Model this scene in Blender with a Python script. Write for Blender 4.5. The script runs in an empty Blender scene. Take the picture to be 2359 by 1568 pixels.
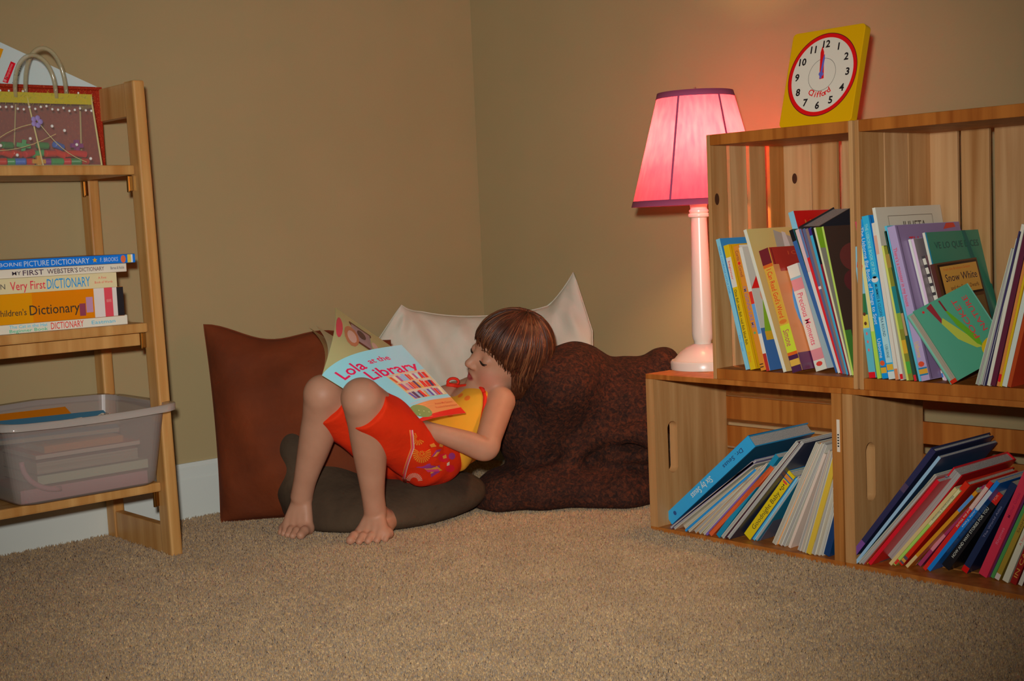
import bpy, bmesh, math, random
import numpy as np
from mathutils import Vector, Matrix
from mathutils.bvhtree import BVHTree
random.seed(7)
rng = np.random.default_rng(7)
V = Vector
scn = bpy.context.scene
col = scn.collection

# ------------------------------------------------------------------ camera
W, H, FPX = 2359, 1568, 3082.16
PITCH, ROLL, CAMH, YAW = 0.0872, 0.0437, 0.6267, 0.8439
CRX, CRY = 0.9047, -0.3587          # front left corner of the lower crates
_a = V((math.cos(YAW), -math.sin(YAW), 0)); _m = V((math.sin(YAW), math.cos(YAW), 0))
_o = V((-0.2622, -2.6446, 0))
CAM = V((_o.dot(_a) + CRX, _o.dot(_m) + CRY, CAMH))
def _rot(v): return V((v.dot(_a), v.dot(_m), v.z))
_c, _s = math.cos(PITCH), math.sin(PITCH)
FW, UPV, RT = _rot(V((0, _c, -_s))), _rot(V((0, _s, _c))), _rot(V((1, 0, 0)))
CR, SR = math.cos(ROLL), math.sin(ROLL)
cd = bpy.data.cameras.new('camera'); cam = bpy.data.objects.new('camera', cd); col.objects.link(cam)
cd.sensor_width = 36; cd.lens = FPX * 36 / W; cd.clip_start = .05
_x = RT * CR - UPV * SR; _y = RT * SR + UPV * CR; _z = -FW
cam.matrix_world = Matrix(((_x.x, _y.x, _z.x, CAM.x), (_x.y, _y.y, _z.y, CAM.y), (_x.z, _y.z, _z.z, CAM.z), (0, 0, 0, 1)))
scn.camera = cam

# ------------------------------------------------------------------ light
wd = bpy.data.worlds.new('world'); scn.world = wd; wd.use_nodes = True
wd.node_tree.nodes['Background'].inputs[0].default_value = (1.0, .94, .84, 1)
wd.node_tree.nodes['Background'].inputs[1].default_value = .035
FLASH_E, BULB_E = 44.0, 235.0
fd = bpy.data.lights.new('camera_flash', 'SPOT'); fl_o = bpy.data.objects.new('camera_flash', fd); col.objects.link(fl_o)
fd.energy = FLASH_E * 4; fd.shadow_soft_size = .035; fd.spot_size = math.radians(65); fd.spot_blend = 1.0
fd.color = (1.0, .97, .93)
fl_o.location = CAM + UPV * .13 - RT * .05
fl_o.rotation_euler = (FW + UPV * .02 - RT * .02).to_track_quat('-Z', 'Y').to_euler()
vs = scn.view_settings
vs.view_transform = 'Standard'; vs.look = 'None'; vs.exposure = 0; vs.gamma = 1; vs.use_curve_mapping = False

# ------------------------------------------------------------------ pixel helpers (2359 x 1568 frame)
def ray(u, v):
    xr = (u - W / 2) / FPX; yr = (v - H / 2) / FPX
    return FW + RT * (xr * CR - yr * SR) - UPV * (xr * SR + yr * CR)
def onplane(u, v, ax, val):
    d = ray(u, v); return CAM + d * ((val - CAM[ax]) / d[ax])
def fl(u, v, z=0.0): return onplane(u, v, 2, z)
def dep(u, v, d): return CAM + ray(u, v) * d
def pj(P):
    q = V(P) - CAM; d = q.dot(FW); x = q.dot(RT) / d; y = -q.dot(UPV) / d
    return V((W / 2 + FPX * (x * CR + y * SR), H / 2 + FPX * (-x * SR + y * CR)))

# ------------------------------------------------------------------ materials
def lin(c):
    c /= 255.0
    return c / 12.92 if c <= .04045 else ((c + .055) / 1.055) ** 2.4
def S(r, g, b): return (lin(r), lin(g), lin(b))
def O(r, g, b, k=.33):               # colour as it shows in the dim photograph -> the thing's own colour
    c = [lin(x) / k for x in (r, g, b)]; m = max(c)
    return tuple(x * min(1, .84 / m) if m > .84 else x for x in c)
_mc = {}
def M(name, c, rough=.55, metal=0, spec=.4, sheen=0, **kw):
    key = (name, tuple(round(x, 4) for x in c), rough, metal)
    if key in _mc: return _mc[key]
    m = bpy.data.materials.new(name); m.use_nodes = True
    b = m.node_tree.nodes['Principled BSDF']
    b.inputs['Base Color'].default_value = (*c, 1); b.inputs['Roughness'].default_value = rough
    b.inputs['Metallic'].default_value = metal; b.inputs['Specular IOR Level'].default_value = spec
    if sheen: b.inputs['Sheen Weight'].default_value = sheen
    for k, v in kw.items(): b.inputs[k].default_value = v
    _mc[key] = m; return m
def nd(m, t, **kw):
    n = m.node_tree.nodes.new(t)
    for k, v in kw.items():
        if hasattr(n, k): setattr(n, k, v)
        else: n.inputs[k].default_value = v
    return n
def ramp(m, stops):
    r = m.node_tree.nodes.new('ShaderNodeValToRGB'); e = r.color_ramp.elements
    while len(e) < len(stops): e.new(.5)
    for i, (p, c) in enumerate(stops): e[i].position = p; e[i].color = (*c, 1)
    return r
def noisy(name, stops, scale=(20, 20, 20), detail=4, rough=.6, bump=0, bscale=None, dist=.1, sheen=0, spec=.3, nscale=1.0, bdist=.002):
    m = M(name, stops[0][1], rough, 0, spec, sheen); L = m.node_tree.links
    b = m.node_tree.nodes['Principled BSDF']
    tc = nd(m, 'ShaderNodeTexCoord'); mp = nd(m, 'ShaderNodeMapping'); mp.inputs['Scale'].default_value = scale
    L.new(tc.outputs['Object'], mp.inputs['Vector'])
    n = nd(m, 'ShaderNodeTexNoise'); n.inputs['Scale'].default_value = nscale; n.inputs['Detail'].default_value = detail
    n.inputs['Distortion'].default_value = dist
    L.new(mp.outputs['Vector'], n.inputs['Vector'])
    r = ramp(m, stops); L.new(n.outputs['Fac'], r.inputs['Fac']); L.new(r.outputs['Color'], b.inputs['Base Color'])
    if bump:
        n2 = nd(m, 'ShaderNodeTexNoise'); n2.inputs['Scale'].default_value = bscale or 200; n2.inputs['Detail'].default_value = 3
        L.new(tc.outputs['Object'], n2.inputs['Vector'])
        bp = nd(m, 'ShaderNodeBump'); bp.inputs['Strength'].default_value = bump; bp.inputs['Distance'].default_value = bdist
        L.new(n2.outputs['Fac'], bp.inputs['Height']); L.new(bp.outputs['Normal'], b.inputs['Normal'])
    return m
def wood(name, c1, c2, axis, rough=.5, f=1.0):
    sc = [38 * f] * 3; sc[axis] = 2.2
    mid = tuple((x + y) / 2 for x, y in zip(c1, c2))
    return noisy(name, [(.30, c2), (.48, mid), (.68, c1)], tuple(sc), 5, rough, .12, 120, .6, 0, .35)

# ------------------------------------------------------------------ mesh builder and objects
class MB:
    def __init__(s): s.v = []; s.f = []; s.m = []
    def add(s, vs, fs, mi=0):
        o = len(s.v); s.v += [tuple(p) for p in vs]; s.f += [tuple(i + o for i in f) for f in fs]; s.m += [mi] * len(fs)
    def box(s, lo, hi, mi=0, T=None):
        (a, b, c), (d, e, f) = lo, hi
        vs = [V(p) for p in ((a, b, c), (d, b, c), (d, e, c), (a, e, c), (a, b, f), (d, b, f), (d, e, f), (a, e, f))]
        if T: vs = [T @ p for p in vs]
        s.add(vs, [(0, 3, 2, 1), (4, 5, 6, 7), (0, 1, 5, 4), (1, 2, 6, 5), (2, 3, 7, 6), (3, 0, 4, 7)], mi); return s
    def tube(s, pts, r, n=8, mi=0, closed=False, caps=True):
        pts = [V(p) for p in pts]; N = len(pts); rs = r if isinstance(r, (list, tuple)) else [r] * N
        t0 = (pts[1] - pts[0]).normalized(); nrm = t0.orthogonal().normalized(); vs = []
        for i, p in enumerate(pts):
            if closed: t = (pts[(i + 1) % N] - pts[i - 1]).normalized()
            else: t = (pts[min(i + 1, N - 1)] - pts[max(i - 1, 0)]).normalized()
            nrm = (nrm - t * nrm.dot(t)).normalized(); bn = t.cross(nrm)
            for k in range(n):
                a = 2 * math.pi * k / n; vs.append(p + (nrm * math.cos(a) + bn * math.sin(a)) * rs[i])
        fs = []
        for i in range(N if closed else N - 1):
            j = (i + 1) % N
            for k in range(n): fs.append((i * n + k, i * n + (k + 1) % n, j * n + (k + 1) % n, j * n + k))
        if caps and not closed: fs += [tuple(range(n))[::-1], tuple((N - 1) * n + k for k in range(n))]
        s.add(vs, fs, mi); return s
    def lathe(s, prof, T, n=48, mi=0, cap=True):
        vs = []; N = len(prof)
        for r, z in prof:
            for k in range(n):
                a = 2 * math.pi * k / n; vs.append(T @ V((r * math.cos(a), r * math.sin(a), z)))
        fs = [(i * n + k, i * n + (k + 1) % n, (i + 1) * n + (k + 1) % n, (i + 1) * n + k) for i in range(N - 1) for k in range(n)]
        if cap: fs += [tuple(range(n))[::-1], tuple((N - 1) * n + k for k in range(n))]
        s.add(vs, fs, mi); return s
    def prism(s, poly, fn, mi=0):          # poly: 2D outline; fn(x, y, side) -> 3D
        n = len(poly)
        s.add([fn(x, y, 0) for x, y in poly] + [fn(x, y, 1) for x, y in poly],
              [tuple(range(n))[::-1], tuple(range(n, 2 * n))] + [(i, (i + 1) % n, n + (i + 1) % n, n + i) for i in range(n)], mi); return s
    def grid(s, fn, nu, nv, mi=0, flip=False):
        vs = [fn(i / nu, j / nv) for j in range(nv + 1) for i in range(nu + 1)]
        q = lambda i, j: j * (nu + 1) + i
        fs = [(q(i, j), q(i + 1, j), q(i + 1, j + 1), q(i, j + 1)) for j in range(nv) for i in range(nu)]
        if flip: fs = [f[::-1] for f in fs]
        s.add(vs, fs, mi); return s
    def sphere(s, c, r, n=12, m=8, mi=0):
        c = V(c); r = r if isinstance(r, (tuple, list, Vector)) else (r, r, r)
        return s.grid(lambda u, v: c + V((r[0] * math.cos(2 * math.pi * u) * math.sin(math.pi * v), r[1] * math.sin(2 * math.pi * u) * math.sin(math.pi * v), -r[2] * math.cos(math.pi * v))), n, m, mi)
    def mesh(s, name):
        me = bpy.data.meshes.new(name); me.from_pydata(s.v, [], s.f)
        me.polygons.foreach_set('material_index', s.m); me.update(); return me

WMAT = {}
def root_of(o):
    while o.parent: o = o.parent
    return o
def obj(name, mb, mats, parent=None, smooth=False, bevel=0, label=None):
    me = mb if isinstance(mb, bpy.types.Mesh) else mb.mesh(name)
    me.name = name
    for m in (mats if isinstance(mats, (list, tuple)) else [mats]): me.materials.append(m)
    if bevel:
        bm = bmesh.new(); bm.from_mesh(me); bmesh.ops.remove_doubles(bm, verts=bm.verts, dist=1e-6)
        eg = [e for e in bm.edges if len(e.link_faces) == 2 and e.calc_face_angle(0) > .6]
        bmesh.ops.bevel(bm, geom=eg, offset=bevel, segments=2, affect='EDGES', profile=.6, clamp_overlap=True)
        bm.to_mesh(me); bm.free(); smooth = smooth or False
    if smooth: me.polygons.foreach_set('use_smooth', [True] * len(me.polygons))
    if smooth == 'auto': me.set_sharp_from_angle(angle=math.radians(40))
    o = bpy.data.objects.new(name, me); col.objects.link(o)
    if parent:
        me.transform(WMAT[root_of(parent).name].inverted()); o.parent = parent
    if label: o['label'] = label
    return o
def tag(o, label, cat, group=None):
    o['label'] = label; o['category'] = cat
    if group: o['group'] = group
    return o
def thing(name, label, cat, loc, group=None, M4=None):
    o = bpy.data.objects.new(name, None); o.empty_display_size = .05; col.objects.link(o)
    o.matrix_world = M4 if M4 else Matrix.Translation(loc)
    WMAT[o.name] = o.matrix_world.copy()
    return tag(o, label, cat, group)
def single(name, mb, mats, label, cat, loc, group=None, **kw):     # a thing that is one mesh, origin at its base
    o = obj(name, mb, mats, None, **kw); o.data.transform(Matrix.Translation(-V(loc))); o.location = loc
    return tag(o, label, cat, group)
def struct(name, mb, mats, **kw):
    o = obj(name, mb, mats, None, **kw); o['kind'] = 'structure'; return o

# ------------------------------------------------------------------ lettering
_tc = {}
def text2d(s, bold=.004):
    key = (s, bold)
    if key in _tc: return _tc[key]
    cu = bpy.data.curves.new('t', 'FONT'); cu.body = s; cu.resolution_u = 2; cu.size = 1; cu.offset = bold
    ob = bpy.data.objects.new('t', cu); col.objects.link(ob)
    dg = bpy.context.evaluated_depsgraph_get(); me = bpy.data.meshes.new_from_object(ob.evaluated_get(dg))
    vs = [(p.co.x, p.co.y) for p in me.vertices]; fs = [tuple(p.vertices) for p in me.polygons]
    bpy.data.objects.remove(ob); bpy.data.curves.remove(cu); bpy.data.meshes.remove(me)
    xs = [p[0] for p in vs] or [0, 1]; x0, x1 = min(xs), max(xs)
    _tc[key] = ([(p[0] - x0, p[1]) for p in vs], fs, max(x1 - x0, 1e-4)); return _tc[key]
def put_text(mb, s, fn, x, y, h, w=None, mi=0, align='l', bold=.004):   # fn(x, y) -> 3D; h = capital height
    vs, fs, tw = text2d(s, bold); k = h / .70; kx = k if w is None else w / tw
    off = 0 if align == 'l' else (-tw * kx / 2 if align == 'c' else -tw * kx)
    mb.add([fn(x + off + p[0] * kx, y + p[1] * k) for p in vs], fs, mi)

# ------------------------------------------------------------------ distance fields -> smooth closed meshes
class Field:
    def __init__(s, lo, hi, h):
        s.lo = np.array(lo, float); s.h = h; s.n = np.ceil((np.array(hi) - s.lo) / h).astype(int) + 1
        s.F = np.full(s.n, .06, np.float32)
    def sub(s, lo, hi):
        a = np.clip(np.floor((np.array(lo) - s.lo) / s.h).astype(int), 0, s.n - 1); b = np.clip(np.ceil((np.array(hi) - s.lo) / s.h).astype(int) + 1, 1, s.n)
        ax = [(s.lo[i] + s.h * np.arange(a[i], b[i])).astype(np.float32) for i in range(3)]
        return tuple(slice(a[i], b[i]) for i in range(3)), np.meshgrid(*ax, indexing='ij')
    def put(s, sl, d, k, op='u'):
        F = s.F[sl]
        if op == 'u':
            hh = np.clip(.5 + .5 * (F - d) / k, 0, 1); s.F[sl] = F + (d - F) * hh - k * hh * (1 - hh)
        elif op == 's':
            d = -d; hh = np.clip(.5 - .5 * (F - d) / k, 0, 1); s.F[sl] = F + (d - F) * hh + k * hh * (1 - hh)
    def cone(s, a, b, r1, r2, k=.01, op='u'):
        a = np.array(a); b = np.array(b); R = max(r1, r2) + k + .012
        sl, (X, Y, Z) = s.sub(np.minimum(a, b) - R, np.maximum(a, b) + R)
        ab = b - a; q = max(float(ab @ ab), 1e-9)
        t = np.clip(((X - a[0]) * ab[0] + (Y - a[1]) * ab[1] + (Z - a[2]) * ab[2]) / q, 0, 1)
        d = np.sqrt((X - a[0] - t * ab[0]) ** 2 + (Y - a[1] - t * ab[1]) ** 2 + (Z - a[2] - t * ab[2]) ** 2) - (r1 + (r2 - r1) * t)
        s.put(sl, d, k, op)
    def chain(s, pts, rs, k=.003, n=7):
        P = [np.array(p) for p in pts]; N = len(P); out = []
        for i in range(N - 1):
            p0, p1, p2, p3 = P[max(i - 1, 0)], P[i], P[i + 1], P[min(i + 2, N - 1)]; r0, r1, r2, r3 = rs[max(i - 1, 0)], rs[i], rs[i + 1], rs[min(i + 2, N - 1)]
            for j in range(n):
                t = j / n; f = lambda a, b, c, d: .5 * (2 * b + (c - a) * t + (2 * a - 5 * b + 4 * c - d) * t * t + (3 * b - a - 3 * c + d) * t ** 3)
                out.append((f(p0, p1, p2, p3), f(r0, r1, r2, r3)))
        out.append((P[-1], rs[-1]))
        q = np.array([o[0] for o in out]); R = max(rs) + .015; sl, (X, Y, Z) = s.sub(q.min(0) - R, q.max(0) + R); D = None
        for (a, r1), (b, r2) in zip(out, out[1:]):
            ab = b - a; w = max(float(ab @ ab), 1e-9); t = np.clip(((X - a[0]) * ab[0] + (Y - a[1]) * ab[1] + (Z - a[2]) * ab[2]) / w, 0, 1)
            d = np.sqrt((X - a[0] - t * ab[0]) ** 2 + (Y - a[1] - t * ab[1]) ** 2 + (Z - a[2] - t * ab[2]) ** 2) - (r1 + (r2 - r1) * t); D = d if D is None else np.minimum(D, d)
        s.put(sl, D, k)
    def ell(s, c, r, axes=None, k=.01, op='u'):
        c = np.array(c); r = np.array(r, float); A = np.array([list(x) for x in axes]) if axes is not None else np.eye(3)
        R = r.max() + k + .012; sl, (X, Y, Z) = s.sub(c - R, c + R)
        P = [(X - c[0]) * A[i, 0] + (Y - c[1]) * A[i, 1] + (Z - c[2]) * A[i, 2] for i in range(3)]
        k0 = np.sqrt(sum((P[i] / r[i]) ** 2 for i in range(3))); k1 = np.sqrt(sum((P[i] / r[i] ** 2) ** 2 for i in range(3))) + 1e-9
        s.put(sl, k0 * (k0 - 1) / k1, k, op)
    def half(s, p, n, k=.004):             # keep the side the normal points away from
        p = np.array(p); n = np.array(n, float); n /= np.linalg.norm(n)
        sl, (X, Y, Z) = s.sub(s.lo, s.lo + s.h * s.n)
        d = (X - p[0]) * n[0] + (Y - p[1]) * n[1] + (Z - p[2]) * n[2]
        s.put(sl, -d, k, 's')
    def wave(s, fn):
        sl, (X, Y, Z) = s.sub(s.lo, s.lo + s.h * s.n); s.F[sl] = s.F[sl] + fn(X, Y, Z)
    def mesh(s, name, smooth=0):
        F = s.F; F = np.pad(F, 1, constant_values=.06); lo = s.lo - s.h
        ins = F < 0; c = [ins[i:F.shape[0] - 1 + i, j:F.shape[1] - 1 + j, k:F.shape[2] - 1 + k] for i in (0, 1) for j in (0, 1) for k in (0, 1)]
        cnt = sum(x.astype(np.int8) for x in c); act = (cnt > 0) & (cnt < 8); idx = np.full(act.shape, -1, np.int64)
        I = np.argwhere(act); idx[act] = np.arange(len(I))
        cs = [(i, j, k) for i in (0, 1) for j in (0, 1) for k in (0, 1)]
        val = np.stack([F[I[:, 0] + i, I[:, 1] + j, I[:, 2] + k] for i, j, k in cs], 1)
        acc = np.zeros((len(I), 3)); n = np.zeros(len(I))
        for a in range(8):
            for b in range(a + 1, 8):
                if sum(abs(x - y) for x, y in zip(cs[a], cs[b])) != 1: continue
                m = (val[:, a] < 0) != (val[:, b] < 0); t = np.where(m, val[:, a] / (val[:, a] - val[:, b] + 1e-12), 0)
                acc += m[:, None] * (np.array(cs[a]) + t[:, None] * (np.array(cs[b]) - np.array(cs[a]))); n += m
        Vt = lo + s.h * (I + acc / n[:, None]); Q = []
        for ax in range(3):
            o1, o2 = (ax + 1) % 3, (ax + 2) % 3
            A = np.take(ins, np.arange(F.shape[ax] - 1), ax); B = np.take(ins, np.arange(1, F.shape[ax]), ax)
            E = np.argwhere(A != B); E = E[(E[:, o1] > 0) & (E[:, o2] > 0)]
            fl_ = A[tuple(E.T)]
            def cell(d1, d2):
                e = E.copy(); e[:, o1] -= d1; e[:, o2] -= d2; return idx[tuple(e.T)]
            q = np.stack([cell(1, 1), cell(0, 1), cell(0, 0), cell(1, 0)], 1); q[~fl_] = q[~fl_][:, ::-1]; Q.append(q)
        Q = np.concatenate(Q)
        for _ in range(smooth):
            ac = np.zeros_like(Vt); ct = np.zeros(len(Vt))
            for a, b in ((0, 1), (1, 2), (2, 3), (3, 0)):
                np.add.at(ac, Q[:, a], Vt[Q[:, b]]); np.add.at(ac, Q[:, b], Vt[Q[:, a]]); np.add.at(ct, Q[:, a], 1); np.add.at(ct, Q[:, b], 1)
            Vt = .5 * Vt + .5 * ac / ct[:, None]
        me = bpy.data.meshes.new(name); me.from_pydata(Vt.tolist(), [], Q.tolist()); me.update(); return me
def bvh_of(me): return BVHTree.FromPolygons([v.co for v in me.vertices], [tuple(p.vertices) for p in me.polygons])
def origin_to(o, p):
    o.data.transform(Matrix.Translation(-V(p))); o.location = p; return o
# ================================================================== ROOM
m_wall = noisy('tan_wall_paint', [(.3, S(174, 155, 112)), (.7, S(179, 159, 116))], (3, 3, 3), 2, .85, .12, 260, spec=.15, bdist=.001)
m_wh = M('white_trim_paint', S(216, 222, 214), .45)
m_ceil = M('white_ceiling_paint', S(225, 222, 214), .9)
m_car = M('beige_carpet', S(190, 165, 135), .95, 0, .08)
def carpet():
    m = m_car; L = m.node_tree.links; b = m.node_tree.nodes['Principled BSDF']; b.inputs['Sheen Weight'].default_value = .25
    tc = nd(m, 'ShaderNodeTexCoord')
    n1 = nd(m, 'ShaderNodeTexNoise'); n1.inputs['Scale'].default_value = 210; n1.inputs['Detail'].default_value = 3; n1.inputs['Roughness'].default_value = .65
    n2 = nd(m, 'ShaderNodeTexNoise'); n2.inputs['Scale'].default_value = 9; n2.inputs['Detail'].default_value = 4
    n3 = nd(m, 'ShaderNodeTexVoronoi'); n3.inputs['Scale'].default_value = 230
    for n in (n1, n2, n3): L.new(tc.outputs['Object'], n.inputs['Vector'])
    r1 = ramp(m, [(.28, S(158, 120, 78)), (.42, S(198, 161, 112)), (.56, S(217, 183, 133)), (.72, S(230, 203, 158))])
    L.new(n1.outputs['Fac'], r1.inputs['Fac'])
    r2 = ramp(m, [(.35, (.86, .84, .82)), (.65, (1, 1, 1))]); L.new(n2.outputs['Fac'], r2.inputs['Fac'])
    mx = nd(m, 'ShaderNodeMix'); mx.data_type = 'RGBA'; mx.blend_type = 'MULTIPLY'; mx.inputs['Factor'].default_value = 1
    L.new(r1.outputs['Color'], mx.inputs['A']); L.new(r2.outputs['Color'], mx.inputs['B']); L.new(mx.outputs['Result'], b.inputs['Base Color'])
    ad = nd(m, 'ShaderNodeMath'); ad.operation = 'ADD'; L.new(n1.outputs['Fac'], ad.inputs[0]); L.new(n3.outputs['Distance'], ad.inputs[1])
    bp = nd(m, 'ShaderNodeBump'); bp.inputs['Strength'].default_value = .25; bp.inputs['Distance'].default_value = .002
    L.new(ad.outputs[0], bp.inputs['Height']); L.new(bp.outputs['Normal'], b.inputs['Normal'])
carpet()
struct('floor', MB().box((-.15, -4.2, -.05), (4.6, .15, 0)), m_car)
def pile():                                      # cut pile: a small leaning pyramid for every tuft on the floor in view
    n = 800000; x = rng.uniform(0, 4.4, n); y = rng.uniform(-2.6, 0, n)
    dx, dy = x - CAM.x, y - CAM.y; f2 = V((FW.x, FW.y)).normalized(); d = dx * f2.x + dy * f2.y; s_ = dx * f2.y - dy * f2.x
    k = (d > 1.30) & (d < 3.6) & (np.abs(s_) < d * .50 + .12) & ~((x > CRX + .01) & (y > CRY + .01))
    x, y = x[k], y[k]; n = len(x); a = rng.uniform(0, 6.283, n); r = rng.uniform(.0014, .0029, n); h = rng.uniform(.0032, .0075, n); la = rng.uniform(0, 6.283, n); ll_ = rng.uniform(0, .0045, n)
    P = np.zeros((n, 4, 3), np.float32)
    for i in range(3): P[:, i, 0] = x + r * np.cos(a + 2.094 * i); P[:, i, 1] = y + r * np.sin(a + 2.094 * i); P[:, i, 2] = -.001
    P[:, 3, 0] = x + ll_ * np.cos(la); P[:, 3, 1] = y + ll_ * np.sin(la); P[:, 3, 2] = h
    base = (np.arange(n) * 4)[:, None, None]; F_ = (base + np.array([[0, 1, 3], [1, 2, 3], [2, 0, 3]])[None]).reshape(-1).astype(np.int32)
    me = bpy.data.meshes.new('carpet_pile'); me.vertices.add(4 * n); me.vertices.foreach_set('co', P.reshape(-1)); me.loops.add(len(F_)); me.loops.foreach_set('vertex_index', F_)
    me.polygons.add(3 * n); me.polygons.foreach_set('loop_start', np.arange(0, 9 * n, 3, dtype=np.int32)); me.update(calc_edges=True)
    me.materials.append(m_car); o = bpy.data.objects.new('carpet_pile', me); col.objects.link(o)
    o['kind'] = 'stuff'; o['label'] = 'short beige cut pile of the carpet covering the floor'; o['category'] = 'carpet'
pile()
struct('wall_left', MB().box((-.15, -4.2, 0), (0, .15, 2.45)), m_wall)
struct('wall_right', MB().box((0, 0, 0), (4.6, .15, 2.45)), m_wall)
struct('ceiling', MB().box((-.15, -4.2, 2.45), (4.6, .15, 2.5)), m_ceil)
BBP = [(0, 0), (.014, 0), (.014, .088), (.0115, .092), (.0115, .112), (.009, .116), (.006, .125), (0, .125)]
struct('baseboard_left', MB().prism(BBP, lambda x, y, k: V((x, -4.2 if k else -.0145, y))), m_wh)
struct('baseboard_right', MB().prism(BBP, lambda x, y, k: V((0 if k else 4.6, -x, y))), m_wh)

# ================================================================== CRATES
PC = [(S(210, 162, 106), S(172, 118, 64)), (S(220, 176, 124), S(186, 134, 82)), (S(196, 132, 66), S(152, 88, 30)), (S(198, 124, 52), S(158, 84, 24))]
WD = [[wood('pine_wood', a, b, ax) for ax in range(3)] for a, b in PC]
m_edge = [wood('pine_edge_wood', S(192, 116, 44), S(150, 78, 20), ax) for ax in range(3)]
m_knot = M('pine_knot', S(74, 40, 22), .6)
m_stick = M('paper_sticker', S(235, 222, 200), .6)
m_ink = M('black_ink', S(22, 18, 20), .6)
m_staple = M('steel_staple', S(190, 180, 165), .35, 1)
CW, CHt, CD = .457, .3175, .232
def slat(bx, name, lo, hi, m, knots=(), bev=.0012):
    mb = MB().box(lo, hi)
    o = obj(name, mb, [m, m_knot], bx, bevel=bev)
    if knots:                                    # knots: flat discs pressed into the board face (point, normal axis, radius)
        k = MB(); inv = WMAT[bx.name]
        for (p, ax, r, sgn) in knots:
            p = V(p); a, b = [V((0, 0, 1)), V((0, 1, 0))] if ax == 0 else [V((0, 0, 1)), V((1, 0, 0))]
            nn = V((sgn if ax == 0 else 0, sgn if ax == 1 else 0, 0)) * .0006
            n = 18; ring = [p + nn + a * (1.7 * r * math.sin(6.2832 * i / n)) + b * (r * math.cos(6.2832 * i / n)) for i in range(n)]
            k.add(ring, [tuple(range(n))], 0)
        obj('knot', k, m_knot, bx)
    return o
def crate_low(x0, label, gaps):
    y0, y1 = CRY, CRY + CD
    t = thing('wooden_crate', label, 'crate', (x0 + CW / 2, (y0 + y1) / 2, 0), 'pine crates stacked as shelves')
    # solid ends with a hand hole
    for side, (a, b) in enumerate(((x0, x0 + .02), (x0 + CW - .02, x0 + CW))):
        yc = (y0 + y1) / 2 - .02; zc = .165
        out = [(y0, .010), (y1 - .008, .010), (y1 - .008, CHt - .010), (y0, CHt - .010)]
        hole = []
        for i in range(24):                      # rounded slot, long way up
            an = 2 * math.pi * i / 24; cx, cz = .0145 * math.cos(an), .0145 * math.sin(an)
            hole.append((y0 + .052 + cx, zc + cz + (.038 if cz >= 0 else -.038)))
        bm = bmesh.new(); rings = []
        for X in (a, b):
            ov = [bm.verts.new((X, *p)) for p in out]; hv = [bm.verts.new((X, *p)) for p in hole]
            rings.append((ov, hv)); eg = [bm.edges.new((ov[i], ov[(i + 1) % 4])) for i in range(4)] + [bm.edges.new((hv[i], hv[(i + 1) % 24])) for i in range(24)]
            bmesh.ops.triangle_fill(bm, edges=eg, use_beauty=True)
        for q in (0, 1):
            A, B = rings[0][q], rings[1][q]
            for i in range(len(A)): bm.faces.new((A[i], A[(i + 1) % len(A)], B[(i + 1) % len(A)], B[i]))
        bmesh.ops.recalc_face_normals(bm, faces=bm.faces)
        me = bpy.data.meshes.new('end_panel'); bm.to_mesh(me); bm.free()
        obj('end_panel', me, WD[0 if side == 0 else 2][2], t)
    for zlo, zhi, nm in ((CHt - .010, CHt, 'top_slat'), (0, .010, 'bottom_slat')):
        for j, (ya, yb) in enumerate(((y0, y0 + .072), (y0 + .078, y0 + .150), (y0 + .158, y1))):
            slat(t, nm, (x0, ya, zlo), (x0 + CW, yb, zhi), WD[(3, 2, 3)[j]][0])
    for j, (za, zb) in enumerate(gaps):
        slat(t, 'back_slat', (x0, y1 - .008, za), (x0 + CW, y1, zb), WD[(3, 2, 3)[j % 3]][0])
    return t
cLL = crate_low(CRX, 'low pine crate with a hand hole, under the pink lamp, holding leaning books', [(.018, .090), (.097, .137), (.1425, .186), (.200, .2475), (.2555, .302)])
mb = MB().box((CRX + CW - .0095, CRY - .0008, .205), (CRX + CW - .0035, CRY, .262)); obj('price_sticker', mb, m_stick, cLL)
mb = MB()
for i in range(5): mb.box((CRX + CW - .008, CRY - .0012, .214 + i * .005), (CRX + CW - .005, CRY - .0008, .2165 + i * .005))
obj('sticker_print', mb, m_ink, cLL)
cLR = crate_low(CRX + CW + .003, 'low pine crate at the right end, beneath the taller right crate', [(.018, .080), (.090, .171), (.190, .231), (.252, .302)][:3])
def crate_tall(x0, label, left, back, knots_l=(), knots_b=()):
    y0, y1 = CRY, CRY + CD; z0, z1 = CHt, CHt + CW
    t = thing('wooden_crate', label, 'crate', (x0 + CHt / 2, (y0 + y1) / 2, z0), 'pine crates stacked as shelves')
    for za, nm in ((z0, 'end_panel'), (z1 - .02, 'end_panel')):
        obj(nm, MB().box((x0 + .008, y0, za), (x0 + CHt - .008, y1 - .008, za + .02)), m_edge[0], t, bevel=.0015)
    for j, (ya, yb) in enumerate(left):
        slat(t, 'side_slat', (x0, y0 + ya, z0), (x0 + .008, y0 + yb, z1), WD[(0, 1, 0, 2)[j % 4]][2], [((x0 + .008, y0 + q, z), 0, r, 1) for jj, q, z, r in knots_l if jj == j])
        slat(t, 'side_slat', (x0 + CHt - .008, y0 + ya, z0), (x0 + CHt, y0 + yb, z1), WD[(0, 1, 0, 2)[j % 4]][2])
    for j, (xa, xb) in enumerate(back):
        slat(t, 'back_slat', (x0 + xa, y1 - .008, z0), (x0 + xb, y1, z1), WD[(1, 0, 1, 0)[j % 4]][2], [((x0 + q, y1 - .008, z), 1, r, -1) for jj, q, z, r in knots_b if jj == j])
    return t
XUL, XUR = CRX + .1738, CRX + .4956
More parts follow.
